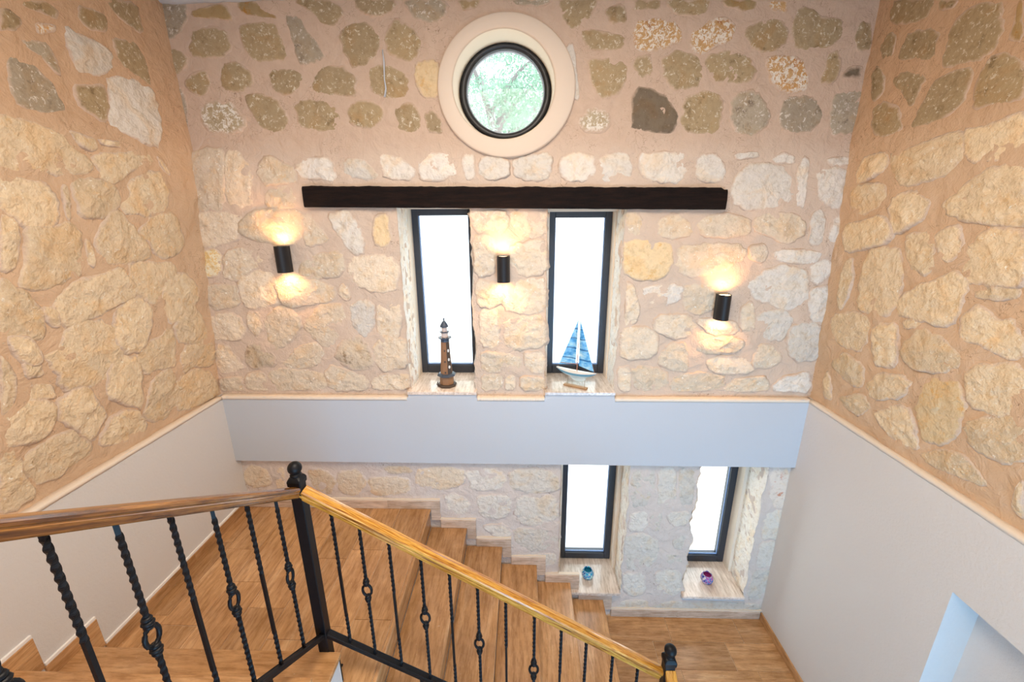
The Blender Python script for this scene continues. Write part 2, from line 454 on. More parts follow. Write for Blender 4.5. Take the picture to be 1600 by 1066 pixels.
# masonry core behind the face, with the openings left free
def core():
    mb = MB()
    gx = sorted({-2.4, 2.3, -.56, .34} | {v for o in OPEN.values() for v in o[:2]})
    gz = sorted({-.2, 4.6, 3.5, 4.38} | {v for o in OPEN.values() for v in o[2:]})
    for i in range(len(gx) - 1):
        for j in range(len(gz) - 1):
            cx, cz = (gx[i] + gx[i+1]) / 2, (gz[j] + gz[j+1]) / 2
            if any(a < cx < b and c < cz < d for a, b, c, d in OPEN.values()): continue
            if -.56 < cx < .34 and 3.5 < cz < 4.38: continue
            mb.box(gx[i], gx[i+1], 2.80, 3.05, gz[j], gz[j+1])
    # plate with the round hole
    n = 48; ring = []; sq = []
    for k in range(n):
        t = 2 * math.pi * k / n; c, s = math.cos(t), math.sin(t)
        ring.append((RC[0] + .34 * c, 2.80, RC[1] + .33 * s))
        q = 1 / max(abs(c), abs(s)); x = -.11 + .45 * c * q; z = 3.94 + .44 * s * q
        sq.append((x, 2.80, z))
    mb.rings([ring, sq], cap=False)
    return mb.build('masonry_core', M_MORTAR, wall_back)
core()

# ---- side walls, rubble part
def side_us(): return axis([(-2.6, -.2, .2), (-.2, 1.2, .035), (1.2, 2.84, S)], S)
vs_side = axis([(1.97, 4.42, S)], S)
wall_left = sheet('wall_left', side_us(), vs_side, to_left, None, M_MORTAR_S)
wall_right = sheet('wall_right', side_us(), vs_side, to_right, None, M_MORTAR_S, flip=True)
# ---- side walls, plaster part
MB().box(-2.34, XL, -2.6, 2.80, -1.8, ZBAND).build('plaster_face', M_PLASTER, wall_left)
b = MB()
NY0, NY1, NZ1, ND = .55, 1.577, 1.556, .155
b.box(XR, 2.30, NY1, 2.80, -1.8, ZBAND).box(XR, 2.30, -2.6, NY0, -1.8, ZBAND).box(XR, 2.30, NY0, NY1, NZ1, ZBAND).box(XR, 2.30, NY0, NY1, -1.8, 0.0)
b.box(XR + ND, 2.30, NY0, NY1, 0.0, NZ1)
b.build('plaster_face', M_PLASTER, wall_right)

def rim_strip(pts0, pts1, parent, th=.02):
    """slightly wavy cream lip on top of the plaster; pts0 front line, pts1 back line"""
    n = 110; rs = []
    for i in range(n + 1):
        t = i / n
        a = Vector(pts0[0]).lerp(Vector(pts0[1]), t); c = Vector(pts1[0]).lerp(Vector(pts1[1]), t)
        w1 = .0035 * noise.noise((t * 40, 1.1, 0)); w2 = .009 * noise.noise((t * 60, 5.1, 0)) + .004 * noise.noise((t * 150, 2.1, 0))
        dirv = (c - a).normalized()
        a2 = a - dirv * (.004 + w1); c2 = c + dirv * w2
        rs.append([a2 + Vector((0, 0, -th)), a2 + Vector((0, 0, -.004)), a2 + dirv * .006 + Vector((0, 0, .002 + w1)), c2 + Vector((0, 0, .004 + w2 * .5)), c2 + Vector((0, 0, -th))])
    MB().rings(rs).build('plaster_lip', M_RIM, parent, smooth=True)
rim_strip([(XL, -2.5, ZBAND), (XL, 2.72, ZBAND)], [(-2.205, -2.5, ZBAND), (-2.205, 2.72, ZBAND)], wall_left)
rim_strip([(XR, -2.5, ZBAND), (XR, 2.72, ZBAND)], [(2.015, -2.5, ZBAND), (2.015, 2.72, ZBAND)], wall_right)

# ---- white plaster band across the back wall
t1 = MB()
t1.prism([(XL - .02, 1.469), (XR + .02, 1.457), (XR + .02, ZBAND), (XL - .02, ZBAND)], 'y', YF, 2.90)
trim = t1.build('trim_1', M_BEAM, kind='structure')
for (a, c) in ((XL - .01, -.82), (-.322, .148), (.64, XR + .01)):
    rim_strip([(a, YF, ZBAND), (c, YF, ZBAND)], [(a, 2.785, ZBAND), (c, 2.785, ZBAND)], trim)
MB().box(.2, 1.9, 2.88, 3.12, 1.50, 1.60).build('window_head', M_REVEALP, trim)

# ---- ceiling, far end of the hall, floors out of sight
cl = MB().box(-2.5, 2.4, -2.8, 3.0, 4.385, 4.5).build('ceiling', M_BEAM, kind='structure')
MB().box(-2.5, 2.4, -2.8, -2.6, -1.9, 4.5).build('wall_front', M_PLASTER, kind='structure')
# rough white edge of ceiling plaster against the stones
rs = []
for i in range(161):
    x = -2.1 + 1.15 * i / 160
    w = .006 * noise.noise((x * 14, 3.3, 0)) - (.018 * (i / 160) ** 1.2)
    rs.append([(x, 2.70, 4.40), (x, 2.745, 4.366 - w), (x, 2.79, 4.364 - w), (x, 2.79, 4.40)])
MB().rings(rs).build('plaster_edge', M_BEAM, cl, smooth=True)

# ================================================================== STONES
STONES = """#L
c 1884,3997 1920,4011 1957,3986 1930,3948 1884,3925 1862,3924
c 1964,4061 2090,4108 2121,4073 2100,4046 2039,4046 1971,4046
o 2008,4001 2090,4024 2090,3996 2008,3957
c 2227,4144 2319,4167 2363,4146 2342,4085 2257,4065 2217,4091
c 2397,4238 2570,4295 2576,4182 2548,4155 2454,4174 2402,4208
g 1928,3912 2021,3936 2053,3900 2051,3821 2032,3828 1982,3870 1936,3892
w 2147,4035 2198,4016 2306,4019 2330,3968 2308,3915 2232,3877 2141,3872 2136,3951
g 1867,3841 1909,3848 1946,3832 2008,3773 2030,3689 1954,3653 1855,3665 1838,3700 1848,3776
c 2380,4066 2503,4093 2543,4033 2550,3920 2509,3918 2404,3948 2372,3995
c 2117,3794 2252,3836 2262,3762 2218,3669 2168,3681 2108,3714 2104,3760
w 2294,3867 2431,3889 2553,3859 2504,3611 2419,3614 2331,3640 2252,3669 2285,3781
l 1764,3594 1875,3592 1984,3568 2020,3514 2086,3481 2069,3440 1994,3417 1849,3409 1725,3412
l 2026,3598 2145,3578 2145,3544 2113,3523 2062,3538
l 2162,3583 2281,3587 2269,3562 2189,3556
l 2138,3507 2252,3530 2406,3556 2434,3505 2291,3449 2200,3384 2139,3415 2129,3463
l 2488,3550 2530,3515 2563,3450 2530,3464 2496,3501
l 1716,3369 1805,3371 1875,3356 1903,3304 1889,3210 1839,3182 1766,3186 1739,3225 1695,3273
l 1993,3385 2108,3390 2177,3374 2210,3309 2146,3246 2075,3222 2011,3243 1996,3313
l 2278,3380 2386,3445 2490,3444 2520,3360 2491,3272 2389,3237 2253,3247 2235,3291 2288,3334
l 1946,3355 1966,3348 1955,3223 1937,3218 1933,3292
l 1684,3220 1730,3212 1733,3162 1709,3061 1682,3030 1643,3034
l 1776,3178 1875,3170 1934,3190 1969,3152 1958,3065 1967,3020 1932,2964 1843,2948 1800,2935 1715,2948 1718,2994 1760,3069
l 2057,3127 2180,3246 2226,3205 2334,3050 2328,3016 2132,2996 2085,3023 2055,3088
l 2319,3147 2407,3220 2543,3226 2578,3145 2590,3069 2531,3016 2434,2999 2394,3028 2361,3083
l 1999,3121 2026,3099 2017,2990 1988,3018
l 1890,2905 1940,2933 2053,2941 2127,2970 2169,2905 2207,2840 2130,2796 2019,2770 1919,2751 1881,2745 1824,2790 1826,2864
l 2220,2976 2362,2970 2494,2944 2493,2880 2422,2803 2322,2750 2250,2815 2199,2859
l 2432,2858 2557,2878 2640,2806 2654,2720 2541,2631 2437,2616 2384,2695 2396,2788
l 1632,2980 1662,2968 1677,2933 1700,2929 1744,2852 1752,2792 1731,2725 1661,2745 1580,2742
l 1758,2843 1819,2830 1807,2749 1796,2746 1767,2774
l 2104,2757 2187,2799 2260,2759 2288,2679 2259,2593 2196,2525 2118,2532 2070,2576 2061,2665
l 1616,2753 1671,2737 1698,2691 1704,2645 1695,2619 1669,2613 1627,2643 1608,2719
l 1637,2636 1698,2609 1698,2557 1634,2562
l 1736,2625 1793,2637 1845,2708 1916,2736 2022,2699 2073,2592 2053,2510 1990,2444 1954,2434 1872,2439 1788,2474 1774,2544
l 2166,2471 2206,2533 2328,2534 2371,2569 2416,2549 2407,2388 2380,2347 2256,2381 2230,2359 2183,2408
l 2459,2598 2602,2676 2674,2565 2684,2407 2562,2435 2466,2494
l 2473,2386 2517,2427 2614,2406 2728,2371 2725,2278 2676,2239 2538,2290 2479,2263 2463,2326
l 1981,2430 2036,2498 2164,2464 2161,2358 2138,2232 2116,2203 2047,2262 1973,2318 1971,2381
l 1566,2678 1581,2645 1602,2580 1552,2457 1519,2459
l 1626,2515 1663,2526 1722,2492 1731,2431 1660,2451 1610,2474
l 1558,2454 1610,2453 1659,2445 1710,2396 1695,2323 1636,2274 1587,2286 1531,2303 1486,2309 1507,2406
l 1731,2376 1789,2408 1847,2423 1880,2395 1910,2301 1929,2255 1904,2214 1850,2163 1828,2168 1786,2241 1728,2322
l 2163,2160 2242,2306 2361,2321 2383,2249 2372,2125 2300,2059 2201,2079 2164,2119
l 2418,2213 2476,2247 2613,2225 2692,2148 2726,2036 2671,2012 2493,2023 2382,2063 2380,2143
l 1916,2152 1961,2202 2019,2211 2092,2186 2114,2124 2134,2073 2108,2046 2006,2043 1919,2075 1884,2114
l 1573,2215 1615,2237 1713,2247 1740,2238 1801,2162 1829,2109 1802,2089 1724,2085 1660,2058 1585,2093 1561,2159 1557,2203
l 1485,2301 1526,2282 1545,2201 1532,2178 1544,2138 1555,2048 1498,2038 1432,2060
#U
g -2076,4365 -1918,4365 -1908,4295 -1990,4218 -2086,4179 -2094,4235 -2085,4328
r -1859,4331 -1754,4359 -1681,4358 -1651,4291 -1713,4292 -1858,4303
r -1596,4366 -1513,4380 -1449,4333 -1393,4293 -1455,4297 -1580,4314
c -1901,4195 -1865,4241 -1777,4252 -1707,4230 -1686,4151 -1751,4110 -1846,4105 -1918,4122
c -1612,4244 -1515,4267 -1406,4262 -1392,4194 -1362,4146 -1379,4089 -1511,4084 -1566,4095 -1601,4165
g -1336,4286 -1262,4294 -1228,4223 -1180,4175 -1160,4102 -1233,4064 -1299,4075 -1312,4161
c -2125,4125 -2055,4149 -1971,4139 -1959,4074 -2016,4026 -2095,3987 -2149,4018
c -1997,3976 -1940,4025 -1860,4040 -1844,3974 -1866,3924 -1936,3908
c -1767,4032 -1720,4077 -1646,4070 -1591,4020 -1596,3971 -1673,3929 -1766,3947
c -1483,4029 -1368,4040 -1289,4016 -1306,3951 -1390,3902 -1461,3936
c -1218,3983 -1160,4047 -1067,4046 -991,3996 -997,3904 -1085,3905 -1227,3923
g -2146,3938 -2017,3943 -2013,3841 -2021,3737 -2083,3660 -2137,3685 -2163,3774
s -1925,3833 -1857,3880 -1741,3879 -1697,3803 -1680,3751 -1736,3706 -1893,3711 -1927,3771
c -1642,3888 -1561,3914 -1470,3886 -1418,3800 -1437,3731 -1519,3708 -1590,3750
c -1348,3851 -1279,3877 -1146,3872 -1098,3797 -1114,3728 -1245,3712 -1337,3748
c -1034,3847 -916,3880 -834,3828 -840,3760 -933,3719 -1027,3745
c -1278,4376 -1116,4373 -1030,4342 -1018,4296 -1078,4251 -1132,4258 -1179,4314
c -937,4370 -740,4367 -714,4337 -783,4293 -873,4294 -923,4334
c -1040,4204 -968,4256 -877,4254 -821,4201 -843,4123 -916,4060 -991,4055 -1020,4125
c -772,4216 -713,4270 -643,4238 -593,4182 -618,4088 -656,4066 -746,4096 -786,4138
c -891,4011 -842,4059 -751,4035 -680,3992 -687,3910 -746,3878 -858,3896 -891,3946
y -612,4056 -509,4061 -482,4006 -500,3891 -593,3899 -626,3975
c -762,3827 -672,3860 -618,3809 -617,3723 -684,3696 -751,3724
c -589,3798 -530,3818 -481,3749 -499,3694 -575,3705
g -662,4366 -456,4362 -422,4326 -460,4278 -534,4249 -621,4290
c -367,4361 -236,4359 -262,4323 -344,4313
g -67,4356 144,4353 110,4323 -32,4332
c 197,4352 396,4348 375,4289 324,4230 254,4216 205,4292
c 444,4303 547,4331 571,4241 483,4234
c 326,4199 396,4208 558,4175 551,4119 455,4105 358,4122
c 371,4059 476,4064 574,4047 580,3960 542,3886 450,3874 391,3946
s 318,3748 397,3831 484,3797 514,3729 460,3688 354,3696
w 235,4124 282,4123 320,3882 291,3875 261,4013
c 605,4345 737,4343 741,4299 609,4292
c 779,4342 1014,4338 1003,4285 937,4260 831,4276
r 1076,4337 1255,4334 1255,4290 1194,4282 1104,4308
o 1323,4333 1426,4332 1438,4267 1349,4280
o 609,4210 641,4249 799,4247 866,4207 862,4146 793,4125 742,4101 634,4109 623,4164
o 936,4114 945,4190 1009,4241 1112,4248 1161,4202 1161,4150 1077,4121 993,4082
c 1219,4186 1305,4236 1407,4243 1453,4183 1446,4122 1347,4086 1270,4124
c 1488,4182 1501,4295 1572,4285 1631,4246 1718,4239 1748,4178 1708,4124 1609,4095 1517,4115
c 1810,4177 1852,4222 1904,4206 1922,4100 1857,4079
c 626,4071 708,4086 734,3990 663,3969 623,4024
c 781,4063 868,4093 977,4073 1012,3987 977,3916 850,3915 796,3990
c 1031,4066 1150,4104 1270,4056 1310,3983 1246,3936 1101,3938 1041,3986
o 1370,4055 1445,4066 1554,4052 1600,3995 1604,3899 1487,3891 1405,3950
c 1677,3930 1696,4010 1694,4072 1742,4093 1778,4024 1777,3961 1747,3936
d 1793,3970 1836,4014 1901,4007 1892,3953 1815,3948
d 639,3710 637,3845 678,3920 799,3883 892,3792 890,3708 836,3684 686,3693
c 925,3724 936,3858 1034,3896 1135,3872 1153,3739 1116,3681 986,3683
g 1212,3738 1201,3822 1235,3887 1325,3886 1411,3803 1418,3719 1359,3676 1266,3676
g 1482,3752 1512,3851 1637,3860 1714,3800 1704,3699 1599,3673 1522,3691
g 1782,3732 1769,3865 1907,3889 1952,3813 1943,3697 1877,3664 1802,3671
#M
l -2116,3467 -2066,3559 -1956,3601 -1842,3593 -1865,3483 -1912,3295 -2028,3276 -2131,3315
l -1822,3575 -1758,3592 -1694,3512 -1699,3332 -1759,3274 -1856,3302 -1864,3409
l -1633,3511 -1562,3573 -1489,3536 -1423,3498 -1417,3432 -1508,3421 -1610,3414
l -1606,3369 -1510,3406 -1433,3379 -1435,3292 -1532,3273 -1621,3285
w -1401,3509 -1326,3560 -1205,3569 -1173,3515 -1175,3434 -1263,3442 -1362,3450
w -1089,3550 -971,3549 -901,3457 -962,3439 -1100,3459
w -883,3556 -830,3577 -735,3547 -679,3503 -695,3445 -842,3446
w -627,3572 -517,3581 -413,3563 -413,3472 -506,3429 -624,3444
w -374,3566 -304,3572 -296,3453 -347,3435 -376,3508
w -266,3536 -207,3557 -102,3542 -103,3451 -190,3434 -260,3453
w -52,3534 45,3566 153,3568 155,3449 65,3424 -40,3451
w 219,3539 294,3574 410,3562 426,3465 358,3422 241,3430
w 468,3555 562,3572 628,3553 648,3446 573,3410 467,3429
w 705,3553 791,3570 942,3568 971,3479 948,3414 805,3415 716,3463
w 1041,3532 1131,3567 1195,3513 1213,3441 1152,3405 1045,3432
l -2161,3238 -1950,3248 -1811,3216 -1849,3089 -2037,3037 -2174,3090
l -1798,3177 -1722,3247 -1575,3262 -1454,3245 -1401,3214 -1427,3095 -1569,3047 -1731,3089 -1801,3117
l -1394,3206 -1366,3229 -1284,3135 -1263,3075 -1403,3035 -1415,3095
w -1232,3213 -1105,3243 -1046,3153 -1036,3013 -1113,3001 -1177,3094
y -955,3192 -862,3230 -847,3073 -901,3033 -960,3061
p -2162,2996 -1989,3004 -2012,2850 -2188,2841
l -1956,2975 -1871,3016 -1748,2995 -1691,2954 -1814,2870 -1911,2815 -1978,2849
l -1439,2932 -1326,2981 -1198,2993 -1190,2890 -1238,2840 -1390,2827 -1470,2870
l -1127,2952 -990,2972 -845,2951 -849,2763 -971,2741 -1136,2806
l -2210,2742 -2047,2786 -1921,2764 -1933,2655 -2082,2619 -2186,2655
l -1886,2807 -1770,2870 -1665,2857 -1663,2742 -1648,2677 -1724,2641 -1858,2633 -1890,2699
l -1625,2785 -1478,2815 -1372,2806 -1273,2742 -1303,2677 -1459,2655 -1572,2633 -1627,2699
l -1227,2763 -1178,2806 -1157,2698 -1194,2677 -1233,2711
l -2165,2543 -2067,2588 -1960,2566 -1914,2475 -1991,2406 -2148,2415
l -1880,2588 -1798,2597 -1786,2489 -1851,2429 -1892,2498
l -1763,2543 -1637,2633 -1522,2521 -1607,2407 -1734,2323 -1770,2429
l -1487,2521 -1374,2633 -1243,2633 -1210,2544 -1293,2407 -1367,2361 -1466,2453
w -1164,2633 -1087,2663 -1010,2655 -1023,2522 -1091,2422 -1138,2476 -1166,2544
l -979,2655 -839,2676 -824,2544 -859,2431 -992,2431
k -1945,2289 -1907,2369 -1817,2369 -1762,2289 -1752,2218 -1894,2193 -1943,2227
k -1308,2291 -1251,2384 -1134,2431 -1077,2339 -1044,2221 -1162,2182 -1249,2220
l -2173,2359 -2068,2359 -2019,2265 -1986,2193 -2135,2144 -2171,2240
l -1683,2218 -1573,2337 -1453,2384 -1395,2314 -1454,2219 -1572,2195
l -1395,2147 -1341,2210 -1210,2162 -1113,2124 -1132,2036 -1364,2035
l -1033,2339 -986,2408 -826,2409 -818,2222 -980,2183 -1028,2245
l -1064,2115 -983,2149 -819,2150 -828,2038 -1063,2036
l -1789,2160 -1665,2185 -1440,2157 -1423,2074 -1457,2034 -1797,2032
l -2166,2109 -2036,2129 -2010,2071 -2029,2021 -2170,2020
l -1968,2144 -1845,2160 -1823,2072 -1840,2027 -1986,2026
l -322,3239 -133,3246 -93,3188 -147,3110 -297,3122
l -73,3238 127,3237 129,3108 28,3081 -73,3168
l -319,3083 -196,3090 -177,2990 -200,2867 -305,2855
l -74,3030 130,3069 133,2866 -12,2846 -83,2908
l -307,2804 -160,2783 -140,2676 -205,2633 -299,2642
l -118,2783 29,2812 126,2804 129,2611 9,2589 -119,2633
l -291,2602 -184,2611 -164,2500 -174,2364 -289,2364
l -120,2558 129,2567 141,2365 -100,2341
l -277,2318 -122,2304 -12,2272 -56,2177 -271,2176
l 19,2309 142,2319 144,2178 78,2154 10,2225
l -290,2143 -146,2153 -161,2041 -284,2031
l -124,2144 -57,2144 -57,2042 -125,2042
l -12,2139 145,2130 147,2038 -12,2042
l 645,3222 703,3233 748,3164 741,3106 674,3094 646,3145
l 846,3183 941,3221 1024,3182 1052,3104 956,3077 854,3094
l 1095,3181 1178,3208 1274,3219 1390,3180 1400,3114 1293,3084 1133,3092
l 1444,3180 1508,3221 1665,3209 1725,3159 1720,3082 1636,3043 1549,3091 1446,3122
w 1287,3404 1333,3476 1423,3504 1521,3486 1596,3420 1615,3318 1540,3262 1385,3263 1301,3301
w 1635,3438 1664,3527 1697,3509 1710,3383 1712,3273 1672,3280
w 1764,3455 1842,3476 1941,3454 1961,3363 1932,3264 1845,3279 1793,3346
w 1801,3533 1922,3542 1940,3507 1878,3486 1831,3494
w 1256,3566 1374,3575 1398,3547 1268,3530
w 1476,3528 1543,3570 1604,3545 1611,3506 1516,3510
w 1776,3197 1823,3234 1866,3178 1866,3042 1795,3043
w 1904,3177 1966,3215 1987,3081 1937,3022 1905,3062
y 651,3027 736,3066 919,3046 943,2926 880,2823 672,2844
l 1003,3014 1181,3033 1342,3025 1399,2985 1348,2925 1263,2864 1082,2844 1002,2905
l 1429,3024 1519,3032 1551,2964 1517,2924 1441,2945
w 1605,2996 1743,3003 1865,2983 1857,2923 1719,2916 1602,2944
w 1821,2903 1912,2951 1978,2883 1938,2822 1886,2780 1833,2842
w 1530,2843 1642,2896 1789,2863 1825,2718 1772,2625 1666,2642 1511,2705 1479,2781
w 802,2769 966,2782 1030,2761 1018,2676 917,2642 810,2676
l 673,2774 719,2769 773,2611 738,2524 678,2524
w 1865,2739 1971,2760 1989,2633 1986,2547 1904,2538 1861,2633
l 1051,2761 1172,2781 1243,2739 1257,2633 1154,2590 1065,2633
l 895,2568 1071,2581 1140,2524 1108,2435 1003,2422 890,2480
l 668,2479 804,2493 903,2435 894,2298 683,2274
l 1430,2612 1497,2667 1536,2547 1529,2458 1450,2481
w 1563,2590 1713,2612 1778,2547 1726,2414 1642,2414 1568,2481
w 1775,2494 1959,2516 1993,2279 1858,2269 1781,2347
l 931,2275 987,2367 1094,2368 1122,2192 1026,2192 944,2229
l 1259,2253 1362,2291 1514,2277 1559,2185 1423,2160 1311,2183
l 1218,2404 1386,2427 1476,2391 1443,2323 1273,2313 1183,2345
l 1566,2278 1605,2383 1704,2347 1752,2269 1676,2208 1579,2222
l 652,2204 740,2204 752,2047 672,2046
l 764,2181 827,2214 975,2182 993,2087 952,2048 796,2047
l 1046,2087 1084,2145 1226,2169 1361,2136 1370,2065 1263,2040 1064,2039
l 1414,2065 1471,2127 1643,2147 1695,2091 1682,2038 1440,2036
w 1733,2076 1796,2139 1953,2177 1980,2039 1770,2038
l 1159,2546 1283,2559 1414,2525 1423,2458 1256,2445
#B
l -2132,1356 -2063,1402 -1957,1358 -1957,1244 -2075,1202 -2143,1242
l -1895,1370 -1818,1388 -1845,1188 -1913,1204
l -1648,1362 -1524,1363 -1436,1280 -1503,1152 -1610,1209
l -1404,1337 -1253,1367 -1205,1254 -1303,1137 -1422,1194
l -1173,1283 -1036,1313 -891,1287 -884,1184 -1077,1141 -1173,1180
l -1053,1402 -857,1410 -837,1355 -1010,1336
l -811,1372 -614,1402 -470,1376 -465,1264 -625,1205 -796,1242
w -432,1365 -252,1395 -132,1325 -182,1211 -379,1208
w -83,1370 85,1388 244,1357 247,1217 63,1186 -84,1229
w -604,1136 -528,1166 -407,1092 -461,985 -561,983 -598,1060
w -356,1134 -134,1160 -85,1068 -161,948 -311,958
w -45,1126 234,1148 254,955 65,880 -46,962
w -313,873 -136,888 -87,786 -214,765
w -61,829 241,852 260,712 92,633 -36,719
w 108,596 262,618 264,509 146,494
w 824,1392 966,1393 991,1227 931,1083 833,1093
w 1013,1394 1131,1395 1161,1115 1041,1096 1017,1255
w 1169,1396 1277,1397 1286,1117 1201,1099 1170,1257
w 834,1006 950,1025 978,877 916,846 836,857
w 982,996 1073,1015 1065,848 1004,860
w 1107,1016 1276,1030 1275,912 1159,898
w 821,783 970,798 1061,726 1053,538 920,472 829,534
w 1173,759 1265,822 1280,687 1206,680
w 1136,622 1267,625 1276,543 1156,528
w 822,418 974,440 1006,244 890,194 826,273
w 1077,443 1264,466 1289,230 1124,213
w 762,137 1024,156 1058,75 778,55
w 1105,131 1496,154 1906,130 1899,76 1139,57
v 1833,1404 1962,1406 1984,1099 1860,1097
w 1855,1039 1988,1053 1992,804 1860,802
w 1860,741 1981,756 1990,526 1860,523
w 1853,472 1983,481 1988,233 1844,196
#R
c 2660,4225 2639,4272 2405,4177 2420,4119 2526,4124 2634,4164
c 2387,4169 2267,4120 2290,4101 2353,4111
c 2270,3888 2266,4024 2196,4068 2083,4034 2044,3943 2044,3865 2128,3845 2248,3863
r 1997,3904 2003,4012 1983,4004 1937,3851 1998,3883
c 2690,4075 2645,4133 2582,4083 2592,3985 2649,4012
c 2540,3984 2497,4086 2344,4027 2331,3932 2358,3915 2516,3968
c 2676,3841 2707,3959 2676,3987 2608,3916 2597,3838 2658,3812
c 2545,3870 2490,3907 2350,3853 2369,3782 2399,3727 2467,3806
c 2357,3625 2333,3718 2292,3803 2220,3823 2131,3810 2122,3734 2143,3664 2240,3631 2343,3636
c 2072,3661 2086,3749 2057,3823 1986,3828 1917,3770 1876,3651 1966,3644 2057,3653
c 2619,3655 2641,3771 2559,3784 2464,3733 2419,3621 2529,3615
l 2673,3463 2616,3524 2485,3524 2468,3453 2565,3403 2656,3392
l 2440,3503 2280,3532 2099,3558 2074,3459 2118,3397 2239,3364 2349,3371
l 2070,3556 1945,3570 1857,3585 1823,3451 1896,3426 2027,3441
l 2684,3341 2628,3373 2469,3370 2439,3281 2566,3215 2660,3240
l 2676,3153 2535,3180 2439,3208 2383,3150 2365,3074 2479,3043 2641,3005 2685,3077
l 2382,3231 2371,3301 2263,3321 2192,3283 2185,3215 2259,3153 2347,3118
l 2088,3243 2037,3310 1946,3382 1852,3392 1803,3374 1756,3191 1846,3182 1981,3202
l 2255,3106 2146,3127 2099,3070 2073,2992 2100,2940 2191,2953 2232,3013
l 2102,3108 2071,3150 1999,3160 1965,3079 2005,3005 2063,3028
l 1926,2957 1937,3081 1904,3110 1862,3146 1791,3154 1738,3120 1698,2964 1786,2945 1888,2940
l 2481,2713 2495,2916 2459,2999 2305,3029 2246,2913 2245,2779 2290,2710 2443,2695
l 2651,2698 2653,2896 2605,2959 2564,2832 2578,2733 2616,2665
l 2207,2787 2165,2844 2059,2909 1976,2951 1917,2925 1923,2858 1933,2752 1980,2719 2063,2720 2192,2722
l 2181,2680 2116,2720 2069,2702 2071,2679 2155,2650
l 1861,2889 1806,2926 1712,2931 1703,2900 1768,2874 1844,2873
l 1872,2708 1879,2794 1821,2836 1760,2795 1703,2809 1669,2765 1635,2722 1676,2655 1769,2680 1857,2683
l 2655,2469 2655,2595 2506,2650 2390,2632 2389,2526 2423,2445 2536,2441
l 2349,2575 2314,2633 2211,2642 2166,2486 2220,2423 2298,2417
l 2130,2550 2067,2664 1963,2651 1874,2602 1851,2570 1927,2504 2056,2473 2119,2502
l 2603,2292 2526,2395 2390,2369 2355,2282 2382,2230 2506,2242
l 2658,2137 2647,2222 2586,2166 2562,2065 2635,2064
l 2310,2273 2250,2367 2113,2398 2068,2373 2107,2292 2216,2223 2286,2231
l 2215,2126 2164,2190 2058,2252 2006,2195 1952,2079 2030,2059 2135,2069
y 1985,2259 1988,2373 1944,2442 1849,2465 1795,2369 1798,2261 1846,2177 1921,2169
l 1804,2520 1772,2587 1679,2621 1610,2624 1573,2477 1651,2415 1764,2415
l 1752,2311 1671,2394 1562,2435 1522,2279 1604,2232 1703,2228
l 1911,2060 1834,2132 1750,2166 1687,2141 1620,2090 1725,2066 1844,2038
l 1519,2087 1504,2209 1465,2059 1495,2059
l 2487,2112 2336,2201 2277,2155 2320,2072 2423,2073"""

def resample(P, n):
    P = [Vector(p) for p in P]; L = [0]
    for i in range(len(P)): L.append(L[-1] + (P[(i+1) % len(P)] - P[i]).length)
    out = []; tot = L[-1]; k = 0
    for j in range(n):
        t = tot * j / n
        while L[k+1] < t: k += 1
        f = (t - L[k]) / max(1e-9, L[k+1] - L[k])
        out.append(P[k].lerp(P[(k+1) % len(P)], f))
    return out
def chaikin(P):
    out = []
    for i in range(len(P)):
        a, b = P[i], P[(i+1) % len(P)]
        out += [a * .82 + b * .18, a * .18 + b * .82]
    return out

